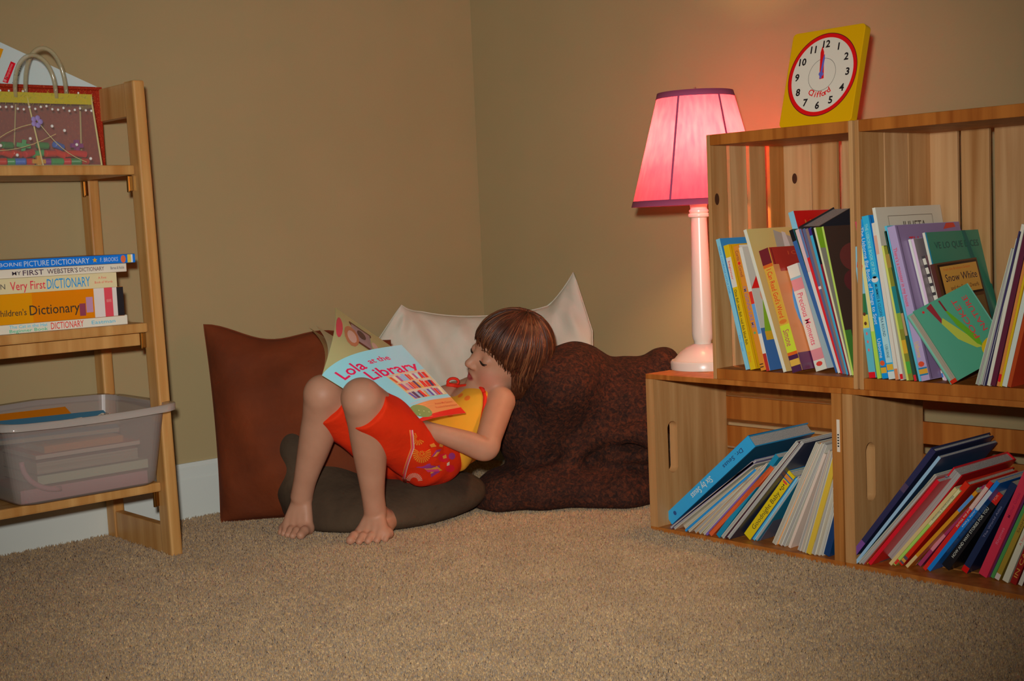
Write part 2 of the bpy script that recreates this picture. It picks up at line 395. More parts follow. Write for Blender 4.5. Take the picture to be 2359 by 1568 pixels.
cUL = crate_tall(XUL, 'tall pine crate with slatted side, standing on end right beside the lamp', [(0, .049), (.057, .108), (.117, .166), (.180, CD)],
                 [(.008, .072), (.0745, .132), (.143, .302)], [(0, .016, .655, .0065)], [(0, .034, .690, .006)])
cUR = crate_tall(XUR, 'tall pine crate standing on end at the right edge, behind the snowy tale book', [(0, .075), (.078, .150), (.153, CD)],
                 [(.0, .061), (.068, .121), (.131, .3175)])
for x in (XUL + CHt - .006, XUR + .004):
    pass

# ================================================================== LADDER SHELF
def shelf():
    Y0, Y1 = -1.765, -1.098; TL = .032
    m = [wood('birch_wood', S(214, 164, 98), S(186, 130, 66), ax, .38) for ax in range(3)]
    t = thing('folding_shelf', 'natural wood folding shelf with three boards, standing against the left wall', 'shelf', (.17, (Y0 + Y1) / 2, 0))
    def post(x, w, y, nm, top, lean):
        mb = MB(); a = V((x, y, 0)); b = V((x - lean, y, top)); n = V((w, 0, 0)); k = V((0, .024, 0))
        mb.add([a, a + n, a + n + k, a + k, b, b + n, b + n + k, b + k], [(0, 3, 2, 1), (4, 5, 6, 7), (0, 1, 5, 4), (1, 2, 6, 5), (2, 3, 7, 6), (3, 0, 4, 7)])
        obj(nm, mb, m[2], t, bevel=.004)
    for y in (Y1 - .002, Y0 - .022):
        post(.264, .042, y, 'front_post', .935, TL); post(.020, .038, y, 'rear_post', .935, TL - .012)
        obj('top_rail', MB().box((.036, y + .003, .868), (.250, y + .021, .933)), m[0], t, bevel=.002)
        obj('bottom_rail', MB().box((.055, y + .003, .0), (.268, y + .021, .058)), m[0], t, bevel=.002)
    for z in (.772, .464, .148):
        l = TL * z / .935
        mb = MB().box((.055 - l, Y0 + .004, z - .019), (.288 - l, Y1 - .004, z)); obj('shelf_board', mb, m[1], t, bevel=.004)
        mb = MB().box((.030 - l, Y0 + .004, z - .012), (.050 - l, Y1 - .004, z + .024)); obj('back_rail', mb, m[1], t, bevel=.002)
        mb = MB().box((.252 - l, Y0 + .004, z - .045), (.266 - l, Y1 - .004, z - .020)); obj('apron', mb, m[1], t, bevel=.002) if z < .7 and z > .2 else None
        for x in (.262, .058):                   # brass hinges under the boards
            hb = MB().box((x - l, Y1 - .009, z - .050), (x + .012 - l, Y1 - .0025, z - .020))
            hb.tube([(x + .006 - l, Y1 - .0095, z - .052), (x + .006 - l, Y1 - .0095, z - .020)], .0034, 10)
            obj('hinge', hb, M('brass', S(150, 104, 48), .3, 1), t, bevel=.001)
    return t
shelf()
# ================================================================== BOOKS
m_page = noisy('book_pages', [(.35, S(176, 166, 144)), (.65, S(204, 196, 176))], (600, 600, 3), 2, .8)
m_pageg = noisy('grey_book_pages', [(.35, S(160, 157, 150)), (.65, S(188, 185, 178))], (600, 600, 3), 2, .8)
_cv = {}
def CM(c, rough=.32):                             # printed glossy cover in the colour c (sRGB as it shows)
    c = tuple(c)
    if (c, rough) not in _cv: _cv[(c, rough)] = M('printed_cover', O(*c), rough, 0, .45)
    return _cv[(c, rough)]
def bm_(T):                                       # matrix from origin and three axes
    o, x, y, z = T
    return Matrix(((x.x, y.x, z.x, o.x), (x.y, y.y, z.y, o.y), (x.z, y.z, z.z, o.z), (0, 0, 0, 1)))
def book(label, Mx, t, h, d, spine, cover=None, hard=False, pages=None, txt=(), bands=(), pics=(), group=None, spine_in=False, name='picture_book', cpage=None):
    """local frame: x thickness, y from the spine into the shelf, z up; spine face at y = 0."""
    cover = cover or spine; c = .0024 if hard else .0007; oh = .003 if hard else 0
    c = min(c, t * .3)
    o = thing(name, label, 'book', None, group, Mx)
    T = Mx
    ms = [CM(spine), CM(cover)]
    mb = MB()
    if not spine_in:
        mb.box((0, 0, 0), (t, c, h), 0, T)
        mb.box((0, c, 0), (c, d, h), 1, T); mb.box((t - c, c, 0), (t, d, h), 1, T)
        obj('cover', mb, ms, o, bevel=.0008 if t > .006 else 0)
        obj('pages', MB().box((c, c, oh), (t - c, d - max(oh, .0005), h - max(oh, .0004)), 0, T), pages or m_page, o)
        if hard and t > .012:                     # shade of the hinge groove, painted as a darkened cover strip by the spine
            g = MB().box((t - .0002, .006, .002), (t + .0004, .0085, h - .002), 0, T)
            obj('groove_shade', g, CM(tuple(x * .7 for x in cover)), o)
    else:                                         # fore-edge towards the viewer
        mb.box((0, d - c, 0), (t, d, h), 0, T); mb.box((0, 0, 0), (c, d - c, h), 0, T); mb.box((t - c, 0, 0), (t, d - c, h), 1, T)
        obj('cover', mb, ms, o)
        obj('pages', MB().box((c, max(oh, .0006), oh), (t - c, d - c, h - max(oh, .0004)), 0, T), pages or m_page, o)
    for kb, (a, b, cc) in enumerate(bands):       # strips across the spine, fractions of the height from the top
        y = -.0002 - .00003 * kb
        obj('spine_band', MB().box((.0002, y, h * (1 - b)), (t - .0002, 0, h * (1 - a)), 0, T), CM(cc), o)
    for q in txt:
        s, a, b, cc, sz = q[:5]; xo = q[5] if len(q) > 5 else .5
        mbt = MB(); ch = t * sz
        if len(q) > 6: fn = lambda x, y: T @ V((t * xo + ch / 2 - y, -.0006, h * (1 - b) + x))        # reads upwards
        else: fn = lambda x, y: T @ V((t * xo - ch / 2 + y, -.0006, h * (1 - a) - x))
        put_text(mbt, s, fn, 0, 0, ch, h * (b - a))
        obj('title_lettering' if len(s) > 2 else 'spine_mark', mbt, CM(cc, .5), o)
    if pics:
        mbp = MB(); mats = []; side = t + .0004
        for kq, q in enumerate(pics):
            side += .00005
            sd = side
            mt = CM(q[-1])
            if mt not in mats: mats.append(mt)
            i = mats.index(mt); P = lambda a, b: T @ V((sd, a * d, b * h))
            if q[0] == 'r': mbp.add([P(q[1], q[3]), P(q[2], q[3]), P(q[2], q[4]), P(q[1], q[4])], [(0, 1, 2, 3)], i)
            elif q[0] == 'e': mbp.add([P(q[1] + q[3] * math.cos(.2618 * k), q[2] + q[4] * math.sin(.2618 * k)) for k in range(24)], [tuple(range(24))], i)
            elif q[0] == 'p': mbp.add([P(*w) for w in q[1]], [tuple(range(len(q[1])))], i)
            elif q[0] == 't': put_text(mbp, q[1], lambda x, y: T @ V((sd, x, y)), q[2] * d, q[3] * h, q[4] * h, q[5] * d if q[5] else None, i)
            elif q[0] == 'tv': put_text(mbp, q[1], lambda x, y: T @ V((sd, q[2] * d - y, q[3] * h + x)), 0, 0, q[4] * d, q[5] * h, i)
        obj('cover_picture', mbp, mats, o)
    return o
ORD = 'first second third fourth fifth sixth seventh eighth ninth tenth eleventh twelfth thirteenth fourteenth fifteenth sixteenth seventeenth eighteenth nineteenth twentieth twenty-first twenty-second twenty-third twenty-fourth twenty-fifth twenty-sixth twenty-seventh'.split()
XF = V((1, 0, 0))
def stand(desc, b, tp, wpx, zf, d, yaw=0, ymin=CRY + .003, yset=None, **kw):
    """b, tp: bottom and top of the spine's left edge in the photograph; wpx: spine width there; zf: height of the board it stands on"""
    zb = zf
    for _ in range(4):
        B = fl(b[0], b[1], zb)
        y = max(B.y, ymin) if yset is None else yset
        B = onplane(b[0], b[1], 1, y)
        Tp = onplane(tp[0], tp[1], 1, y)
        zx = V((Tp.x - B.x, 0, Tp.z - B.z)); h = zx.length; zx /= h; xx = V((zx.z, 0, -zx.x))
        perp = V((tp[0] - b[0], tp[1] - b[1])).normalized(); perp = V((-perp.y, perp.x))
        q = pj(B + xx * .01) - pj(B); t = wpx / max(abs(q.dot(perp)), 1e-3) * .01
        zb = zf + max(0, -xx.z) * t + .0004
    B.z = zb
    yv = V((0, 1, 0))
    if yaw:
        R = Matrix.Rotation(yaw, 3, 'Z'); xx = R @ xx; zx = R @ zx; yv = R @ yv
    d = min(d, CRY + CD - .010 - y)
    global PT; PT = t
    return book(desc, bm_((B, xx, yv, zx)), t, h, d, **kw)

# ---------------------------------------------------------------- upper left crate
def ul(x, y): return (1620 + x * .2678, 480 + y * .2678)
def ur(x, y): return (1940 + x * .306, 460 + y * .306)
def ll(x, y): return (1470 + x * .3061, 840 + y * .3061)
def lr(x, y): return (1920 + x * .3316, 880 + y * .3316)
ZU = CHt + .020; ZL = .010
GUL, GUR, GLL, GLR = 'books in the upper left crate', 'books in the upper right crate', 'books in the lower left crate', 'books in the lower right crate'
WT = (170, 168, 158); BK = (18, 16, 18); YL = (196, 160, 20)
bl_ = (70, 125, 150)
stand('light blue paperback with a darker blue cover, leftmost in the upper left crate', ul(366, 1392), ul(108, 272), 9, ZU, .19, spine=(88, 135, 150), cover=(28, 88, 128), group=GUL,
      txt=[('HAVE COURAGE LITTLE ONE', .06, .42, (40, 90, 130), .4), ('Dr. Seuss', .74, .86, (50, 100, 140), .5)])
stand('thin yellow hardcover with black fish title lettering on its spine', ul(405, 1390), ul(172, 322), 12, ZU, .17, spine=(200, 168, 20), cover=(176, 134, 8), hard=True, group=GUL,
      bands=[(.10, .34, (178, 172, 160))], txt=[('One fish two fish red fish blue fish', .36, .80, BK, .5), ('Dr. Seuss', .86, .94, (170, 90, 30), .5), ('beginner', .13, .28, (170, 40, 36), .42)])
stand('orange spined picture book with a red heart on its spine', ul(497, 1420), ul(258, 350), 12, ZU, .2, spine=(200, 128, 44), cover=(150, 148, 140), hard=True, group=GUL,
      txt=[('Curtis', .04, .12, (90, 40, 30), .55), ('Cornell', .16, .25, (90, 40, 30), .55), ('I\'M GONNA LIKE ME', .33, .66, (84, 74, 110), .62), ('•', .128, .155, (170, 30, 24), 1.5), ('•', .69, .71, (60, 110, 70), 1.2), ('||', .945, .975, BK, .5)])
stand('picture book whose cover shows a figure in a red hat and green coat', ul(545, 1412), ul(305, 350), 8, ZU, .2, spine=(172, 170, 160), cover=(128, 128, 122), group=GUL,
      bands=[(.36, .46, (170, 40, 30)), (.46, .7, (70, 110, 150)), (.86, 1, (120, 30, 26))],
      pics=[('r', 0, 1, 0, .34, (40, 70, 110)), ('e', .22, .86, .09, .06, (150, 120, 40)), ('p', [(.0, .66), (.62, .66), (.45, .9), (.3, .94)], (150, 20, 18)), ('e', .34, .6, .24, .1, (150, 108, 86)), ('p', [(.05, .3), (.75, .3), (.62, .56), (.12, .56)], (88, 116, 26)),
            ('r', .05, .8, .24, .31, (170, 130, 30)), ('r', .2, .4, 0, .24, (110, 26, 26)), ('p', [(.5, 0), (.9, 0), (.9, .16), (.5, .2)], (166, 160, 150))])
stand('tall thin olive tan picture book with a grey mountain on its cover', ul(690, 1412), ul(345, 190), 7, ZU, .215, spine=(172, 172, 156), cover=(142, 122, 72), group=GUL,
      pics=[('p', [(.32, .6), (.98, .6), (.98, .84), (.7, .9), (.36, .985)], (112, 108, 98)), ('p', [(.45, .8), (.55, .8), (.52, .96), (.47, .97)], (140, 136, 128))])
stand('thick hardcover with maroon, yellow and green spine and a red arched cover', ul(770, 1420), ul(478, 372), 23, ZU, .175, spine=(206, 160, 60), cover=(116, 30, 22), hard=True, group=GUL,
      bands=[(0, .125, (74, 20, 26)), (.125, .15, (190, 90, 30)), (.62, .84, (140, 150, 36)), (.84, .865, (200, 90, 30)), (.865, 1, (48, 22, 46))],
      txt=[('I Can Read God\'s Word', .165, .56, (190, 40, 24), .5), ('Simone', .66, .79, (120, 40, 60), .62), ('•', .575, .61, (200, 110, 40), 2.2), ('■', .90, .95, (190, 150, 60), .9)],
      pics=[('r', .0, 1, .14, .86, (176, 110, 64)), ('e', .62, .5, .46, .34, (70, 112, 150)), ('r', .1, 1, .80, .86, (116, 30, 22)), ('r', 0, 1, 0, .14, (60, 24, 50)), ('e', .55, .22, .34, .06, (90, 110, 40)), ('e', .6, .18, .3, .04, (190, 80, 30)),
            ('p', [(.4, .24), (.62, .24), (.6, .46), (.42, .46)], (150, 40, 36)), ('e', .47, .5, .06, .04, (40, 26, 22)), ('t', 'Hear', .34, .64, .05, .3, (150, 160, 170)), ('t', 'God', .34, .55, .06, .34, (150, 160, 170)), ('t', 'I Can Read', .3, .93, .03, .5, (170, 70, 40))])
stand('pink and white paperback with a framed label on its spine', ul(972, 1404), ul(720, 502), 26, ZU, .15, spine=(178, 112, 116), cover=(150, 164, 168), group=GUL,
      bands=[(0, .115, (168, 166, 154)), (.115, .135, (90, 120, 130)), (.24, .80, (180, 172, 160)), (.90, 1, (164, 166, 152))], txt=[('Precious Moments', .27, .76, (150, 50, 70), .5), ('•', .915, .96, (180, 50, 40), 1.6)],
      pics=[('p', [(.15, .32), (.6, .3), (.5, .6), (.2, .62)], (40, 50, 90)), ('r', .3, .75, .08, .3, (150, 60, 60)), ('r', .33, .72, .1, .28, (160, 164, 150)), ('r', .5, .62, .1, .24, (170, 140, 40))])
UT = [((1140, 1415), (738, 192), 10, (34, 64, 104), (22, 60, 40), [(0, .08, (14, 14, 16))]),
      ((1160, 1418), (790, 188), 9, (170, 146, 146), (120, 60, 60), [(.3, 1, (170, 166, 160))]),
      ((1183, 1421), (822, 182), 6, (150, 26, 30), (30, 40, 40), [(0, .2, (60, 80, 110))]),
      ((1199, 1424), (850, 180), 7, (60, 66, 90), (30, 30, 40), [(.4, .42, (170, 170, 170))]),
      ((1217, 1427), (878, 178), 6, (90, 74, 70), (40, 34, 34), []),
      ((1233, 1430), (902, 174), 7, (40, 110, 134), (20, 24, 40), [(0, .05, (36, 24, 80))]),
      ((1250, 1433), (926, 171), 8, (12, 10, 16), (60, 14, 24), [(.25, 1, (84, 16, 30))]),
      ((1262, 1436), (950, 168), 4, (150, 150, 120), (100, 96, 84), [])]
for i, (b, tp, w_, c1, c2, bd) in enumerate(UT):
    nm = ['navy blue paperback with a black top', 'white and pink thin paperback', 'thin red spined paperback', 'thin slate blue paperback', 'thin brown paperback', 'thin teal paperback with a violet top', 'thin black and maroon paperback', 'grey book with a lime green corner'][i]
    stand(nm + ', %s in the tight row, upper left crate' % ORD[i], ul(*b), ul(*tp), w_, ZU, .2 - .004 * i, spine=c1, cover=c2, bands=bd, group=GUL,
          pics=[('r', 0, .5, .86, 1, (90, 122, 24)), ('r', .1, .5, .2, .6, (110, 100, 60))] if i == 7 else ())
stand('dark brown picture book with a reddish cover and bright green edge, by the crate post', ul(1281, 1436), ul(1018, 158), 4, ZU, .185, spine=(120, 140, 60), cover=(44, 32, 26), group=GUL,
      pics=[('e', .42, .78, .26, .1, (74, 34, 30)), ('e', .35, .62, .2, .08, (66, 28, 28)), ('r', 0, .10, .0, .3, (50, 90, 34)), ('e', .7, .4, .14, .2, (56, 46, 46))])
# two larger books set deeper, showing over the row
def deep(desc, b, tp, y, zf, t, d, **kw):
    B = onplane(*b, 1, y); Tp = onplane(*tp, 1, y); k = (B.z - zf) / (Tp.z - B.z); B2 = B + (B - Tp) * k
    zx = (Tp - B2); h = zx.length; zx /= h; xx = V((zx.z, 0, -zx.x))
    return book(desc, bm_((B2, xx, V((0, 1, 0)), zx)), t, h, d, **kw)
deep('red covered book with a pale blue spine, standing behind the row of thin paperbacks', ul(760, 150), ul(730, 38), CRY + .085, ZU + .002, .012, .135, spine=(110, 160, 180), cover=(140, 14, 12), group=GUL, pics=[('t', 'Hl', .2, .9, .04, .2, (160, 90, 30))])

def tipped():
    y = CRY + .075; A = onplane(*ul(818, 160), 1, y); an = math.radians(17); zx = V((0, -math.sin(an), math.cos(an))); yv = V((0, math.cos(an), math.sin(an))); xx = V((1, 0, 0))
    h = (A.z - ZU) / zx.z - .001; B = A - zx * h
    book('thick black book tipped forward behind the thin row, its grey page tops showing', bm_((B, xx, yv, zx)), .045, h, .115, (20, 20, 22), (24, 24, 28), True, m_pageg, group=GUL)
tipped()
# ---------------------------------------------------------------- upper right crate
stand('light blue paperback with meadow flowers, short, leftmost in the upper right crate', ur(205, 1366), ur(83, 380), 15, ZU, .17, spine=(84, 124, 138), cover=(60, 100, 110), group=GUR,
      bands=[(.36, .62, (30, 76, 44)), (.52, .62, (150, 138, 50)), (.63, .96, (60, 120, 130)), (.955, 1, (190, 20, 30))], txt=[('•', .10, .2, (180, 30, 28), 2.4, .7), ('• •', .5, .6, (60, 34, 20), 1.2), ('• • •', .65, .8, (180, 90, 90), .8)])
stand('thin cream and green paperback with a pink top, second in the upper right crate', ur(266, 1366), ur(99, 186), 8, ZU, .2, spine=(178, 176, 120), cover=(90, 140, 60), group=GUR, bands=[(0, .07, (170, 40, 80)), (.7, 1, (120, 150, 50))])
stand('blue book with big white spine title and yellow foot stripe, upper right crate', ur(303, 1372), ur(117, 176), 13, ZU, .21, spine=(10, 110, 165), cover=(10, 100, 150), hard=True, group=GUR,
      bands=[(.93, .965, (200, 160, 50)), (.925, .93, (20, 60, 100))], txt=[('The Usborne Big Book of Things to Spot', .05, .66, (190, 205, 205), .62), ('Usborne', .75, .87, (190, 205, 205), .62), ('•', .885, .92, (200, 80, 40), 2.4)])
stand('sky blue book with a penguin and white foot, fourth in the upper right crate', ur(352, 1377), ur(146, 152), 15, ZU, .21, spine=(40, 138, 172), cover=(10, 92, 150), hard=True, group=GUR,
      bands=[(.955, 1, (178, 186, 180)), (.91, .945, (200, 160, 50)), (.62, .90, (140, 176, 180))],
      txt=[('THE USBORNE BOOK OF THE', .05, .36, (130, 180, 170), .46), ('MUMMIES & CLEOPATRA ROUND', .42, .74, (20, 50, 70), .42), ('USBORNE', .79, .87, (30, 70, 80), .4), ('•', .375, .41, (220, 220, 215), 3), ('•', .37, .385, BK, 1.8)])
stand('narrow white booklet with orange marks, wedged behind the sky blue book', ur(402, 1373), ur(221, 196), 8, ZU, .18, spine=(186, 180, 166), cover=(170, 160, 150), group=GUR, bands=[(.08, .2, (190, 150, 130)), (.93, 1, (180, 110, 70))])
stand('tall white homemade book with a hand lettered frame on its cover', ur(440, 1374), ur(226, 80), 7, ZU, .205, spine=(190, 190, 176), cover=(138, 132, 118), group=GUR, bands=[(.965, .995, (170, 24, 30))],
      pics=[('r', .16, .84, .945, .948, (70, 62, 52)), ('r', .16, .167, .5, .948, (90, 82, 70)), ('r', .835, .84, .5, .948, (70, 62, 52)), ('t', 'JULIETA', .36, .862, .05, .36, (44, 38, 34))])
stand('green woodland paperback with a lime edge, seventh in the upper right crate', ur(486, 1378), ur(296, 366), 5, ZU, .18, spine=(170, 176, 84), cover=(70, 84, 30), group=GUR)
stand('mottled green and ochre paperback beside the lime edged one', ur(503, 1376), ur(312, 368), 10, ZU, .18, spine=(88, 88, 30), cover=(60, 74, 40), group=GUR,
      bands=[(.06, .16, (110, 90, 40)), (.3, .5, (24, 84, 84)), (.5, .62, (90, 110, 40)), (.7, .8, (140, 110, 30)), (.86, .95, (50, 110, 40))])
stand('dark green speckled paperback tucked against the cyan edged book', ur(544, 1378), ur(316, 252), 6, ZU, .19, spine=(26, 52, 44), cover=(40, 50, 40), group=GUR, bands=[(.55, .7, (120, 100, 70)), (.96, 1, (180, 30, 40))])
stand('thin cyan edged hardcover just left of the purple book', ur(580, 1378), ur(318, 212), 6, ZU, .215, spine=(64, 140, 160), cover=(62, 120, 140), hard=True, group=GUR)
pb_ = stand('purple hardcover with red spine lettering and a yellow foot stripe', ur(596, 1393), ur(331, 236), 20, ZU, .205, spine=(116, 104, 130), cover=(92, 76, 104), hard=True, group=GUR,
      bands=[(.925, .955, (200, 150, 50)), (.915, .925, (20, 80, 110)), (.955, .965, (20, 80, 110))],
      txt=[('There\'s a monster in my house', .14, .52, (180, 50, 70), .42), ('Usborne', .75, .85, (180, 160, 70), .5), ('•', .875, .91, (200, 70, 40), 2)],
      pics=[('t', 'TH', .17, .86, .06, .14, (150, 24, 34)), ('p', [(.72, .955), (.92, .965), (.90, .995), (.78, .995)], (140, 40, 30))])
_w = WMAT[pb_.name]; PURPLE = (_w @ V((PT, 0, 0)), _w.to_3x3() @ V((1, 0, 0)))
# books shown cover first, stepping to the right of the purple one
PN, PP = PURPLE[1], PURPLE[0]
def slab(desc, k, b, tp, o, t, **kw):
    """a book whose cover faces the viewer's right: its cover lies on the purple cover's plane moved k to the right; corners by pixel"""
    def X(p):
        d = ray(*p); return CAM + d * ((PP + PN * k - CAM).dot(PN) / d.dot(PN))
    Tp, O_ = X(tp), X(o); yv = O_ - Tp; d = yv.length; yv /= d; Bb = X(b); zx = Tp - Bb; zx = (zx - yv * zx.dot(yv)); h = zx.length; zx /= h; xx = yv.cross(zx).normalized()
    Bo = Tp - zx * h
    e = Bo.z - ZU
    if abs(zx.z) > .3: h += e / zx.z - .0005; Bo = Tp - zx * h
    return book(desc, bm_((Bo - xx * t, xx, yv, zx)), t, h, d, **kw)
slab('thin white spined booklet standing in front of the purple hardcover', .006, ur(720, 1360), ur(514, 296), ur(600, 285), .0045, spine=(186, 188, 178), cover=(150, 140, 150), group=GUR, bands=[(.88, .93, (170, 40, 40)), (.95, .98, (30, 80, 130))])
slab('thin pinkish spined picture book with a grey cover, before the purple hardcover', .011, ur(748, 1360), ur(536, 294), ur(665, 282), .0045, spine=(172, 150, 168), cover=(84, 74, 76), group=GUR, bands=[(.9, .95, (200, 150, 60))], pics=[('e', .8, .86, .22, .05, (150, 110, 40)), ('e', .86, .77, .16, .06, (150, 30, 20))])
slab('slim book with a black and white striped spine, leaning behind the teal one', .0176, ur(770, 850), ur(622, 420), ur(690, 400), .006, spine=(30, 26, 28), cover=(60, 18, 34), group=GUR,
     bands=[(.02 + .075 * k, .07 + .075 * k, (176, 172, 158) if k < 9 else (170, 140, 30)) for k in range(12)])
slab('green covered book with large dark lettering, highest of the leaning ones', .0226, ur(690, 478), ur(621, 246), ur(1034, 222), .0045, spine=(176, 176, 160), cover=(34, 84, 66), group=GUR,
     pics=[('t', 'VE LO QUE DICES', .12, .885, .045, .80, (22, 50, 46)), ('p', [(.66, 1), (.72, 1), (.96, .3), (.86, .3)], (20, 66, 60)), ('r', 0, .02, 0, 1, (10, 100, 130))])
slab('brown storybook with a tan title plate, leaning under the green one', .031, ur(812, 1000), ur(690, 482), ur(1010, 432), .008, spine=(56, 26, 20), cover=(66, 40, 22), group=GUR,
     pics=[('r', .06, .98, .70, .985, (30, 16, 12)), ('r', .10, .96, .72, .965, (150, 108, 46)), ('t', 'Snow White', .17, .83, .065, .74, (34, 22, 34)), ('t', 'and the Seven Dwarfs', .24, .755, .035, .66, (70, 36, 24)), ('t', 'from the Brothers Grimm', .17, .925, .024, .62, (150, 70, 30)),
           ('r', .1, .96, .06, .67, (84, 62, 34)), ('r', .3, .4, .08, .6, (60, 40, 24)), ('e', .55, .44, .07, .18, (110, 30, 22)), ('e', .75, .5, .06, .1, (110, 96, 70)), ('e', .86, .38, .05, .08, (50, 66, 60)), ('r', .66, .72, .1, .62, (56, 34, 22))])
# teal pocket book pulled out to the front, fore-edge towards the viewer
def pocket():
    y0 = CRY - .012
    B = onplane(*ur(820, 1455), 1, y0); B.z = ZU + .0004; B = B + V((0, 0, 0)); Tp = onplane(*ur(575, 838), 1, y0)
    zx = (Tp - B); h = zx.length; zx /= h; xx = V((zx.z, 0, -zx.x)); yv = V((0, 1, 0))
    R = Matrix.Rotation(math.radians(-24), 3, 'Z'); xx, yv, zx = R @ xx, R @ yv, R @ zx
    R2 = Matrix.Rotation(math.radians(20), 3, xx); yv, zx = R2 @ yv, R2 @ zx
    t = .021; d = .125
    teal = (74, 122, 108); mk = (150, 40, 44)
    o = book('small teal board book with painted fruit, sticking out at the crate front', bm_((B, xx, yv, zx)), t, h, d, teal, (52, 104, 84), True, None, spine_in=True, group=GUR,
        pics=[('p', [(.20, .96), (.30, .985), (.31, .75), (.27, .70)], (96, 26, 32)), ('p', [(.27, .70), (.33, .76), (.58, .34), (.62, .22), (.54, .24), (.36, .44)], (120, 124, 44)),
              ('p', [(.42, .97), (.45, .97), (.46, .80), (.43, .82)], (84, 24, 28)), ('p', [(.43, .82), (.465, .80), (.66, .34), (.64, .22), (.58, .28), (.46, .60)], (66, 108, 20)),
              ('p', [(.52, .0), (1, .0), (1, .16), (.86, .24), (.6, .12)], (44, 52, 48)), ('e', .80, .155, .22, .13, (160, 128, 14)), ('p', [(.58, .16), (.66, .26), (.64, .10)], (150, 124, 20)), ('e', .12, .93, .02, .016, (140, 26, 30)),
              ('tv', 'POCKET', .68, .34, .085, .56, mk), ('tv', 'NATURE', .86, .38, .085, .50, mk)])
    T = bm_((B, xx, yv, zx))
    obj('red_foot_label', MB().box((.003, -.0006, -.0002), (t - .003, .004, .006), 0, T), CM((190, 40, 20)), o)
    return o
pocket()
RT_ = [((1004, 1396), (1274, 374), 9, (160, 172, 150), 'mint and white booklet leaning right'), ((1040, 1398), (1312, 300), 10, (172, 180, 164), 'pale green booklet leaning right'), ((1060, 1398), (1330, 240), 6, (40, 34, 60), 'slim dark violet book leaning right'),
       ((1090, 1402), (1352, 190), 8, (182, 180, 164), 'cream booklet leaning right'), ((1116, 1407), (1386, 180), 12, (62, 22, 36), 'deep maroon book leaning right'),
       ((1164, 1412), (1418, 240), 7, (196, 124, 60), 'orange spined book leaning right'), ((1184, 1412), (1440, 230), 6, (206, 170, 30), 'yellow spined book leaning right'), ((1204, 1412), (1470, 240), 12, (150, 158, 148), 'broad white and teal book leaning right'), ((1244, 1412), (1500, 300), 9, (120, 46, 18), 'rust red book leaning right')]
for i, (b, tp, w_, c1, nm) in enumerate(RT_):
    stand(nm + ', %s of that leaning row, upper right crate' % ORD[i], ur(*b), ur(*tp), w_ * .94, ZU, .17 - .003 * i, spine=c1, cover=(130, 40, 20) if i > 6 else c1, group=GUR, spine_in=(i in (0, 1)), pages=m_pageg if i in (0, 1) else None,
          bands=[(.92, .97, (180, 20, 30))] if i == 5 else ())

# ---------------------------------------------------------------- lower left crate
stand('thick blue hardcover with white looping title, leaning far right in the lower left crate', ll(205, 1122), ll(825, 533), 28, ZL, .19, spine=(30, 112, 150), cover=(16, 60, 84), hard=True, pages=m_pageg, group=GLL,
      txt=[('Dr. Seuss', .10, .32, (20, 36, 70), .34), ('Six by Seuss', .46, .70, (176, 178, 166), .52), ('•', .90, .93, (20, 50, 90), 1)])
LLB = [((240, 1218), (880, 712), 6, (60, 50, 90), 1, 'thin violet edged hardcover under the thick blue book'), ((262, 1224), (860, 735), 9, (170, 160, 140), 1, 'thin pale book beneath the violet edged one'),
       ((330, 1192), (838, 748), 15, (190, 174, 130), 1, 'thick cream paged board book'), ((352, 1250), (880, 790), 5, (24, 100, 150), 0, 'thin blue spined book below the cream board book'),
       ((372, 1254), (890, 790), 8, (166, 160, 140), 1, 'thin white paged book'), ((420, 1264), (905, 786), 9, (150, 110, 60), 1, 'thin tan edged book'), ((450, 1270), (925, 780), 9, (150, 146, 110), 1, 'thin khaki edged book'),
       ((488, 1287), (966, 762), 6, (178, 172, 160), 1, 'thin white board book'), ((508, 1290), (985, 765), 6, (76, 60, 110), 0, 'thin purple spined book'), ((530, 1282), (1000, 775), 11, (140, 60, 30), 0, 'thin rust orange spined book'),
       ((588, 1292), (1034, 690), 11, (10, 86, 110), 0, 'teal book with a worn top edge'), ((625, 1292), (1190, 575), 7, (150, 150, 134), 1, 'grey white booklet right of the teal book'), ((650, 1294), (1210, 575), 6, (40, 22, 30), 0, 'thin dark maroon booklet'),
       ((672, 1294), (1232, 572), 8, (150, 152, 150), 1, 'pale grey edged navy covered book')]
for i, (b, tp, w_, c1, pg, nm) in enumerate(LLB):
    stand(nm + ', leaning in the lower left crate', ll(*b), ll(*tp), w_, ZL, .185 - .006 * (i % 3), spine=c1, cover=(30, 34, 48) if i == 13 else c1, group=GLL, spine_in=bool(pg), pages=m_page if i in (2, 4, 7) else m_pageg)
stand('bright yellow spined book with hand drawn title letters in the lower left crate', ll(796, 1268), ll(1132, 795), 20, ZL, .17, spine=(190, 166, 20), cover=(10, 90, 140), hard=True, group=GLL,
      bands=[(.035, .05, (20, 70, 110)), (.05, .095, (196, 120, 50)), (.095, .11, (20, 70, 110))], txt=[('Goodnight Baby', .28, .86, (60, 52, 20), .5, .5, 1), ('•o•', .16, .25, (40, 36, 20), .6, .5, 1), ('•', .12, .15, (190, 60, 50), 2)])
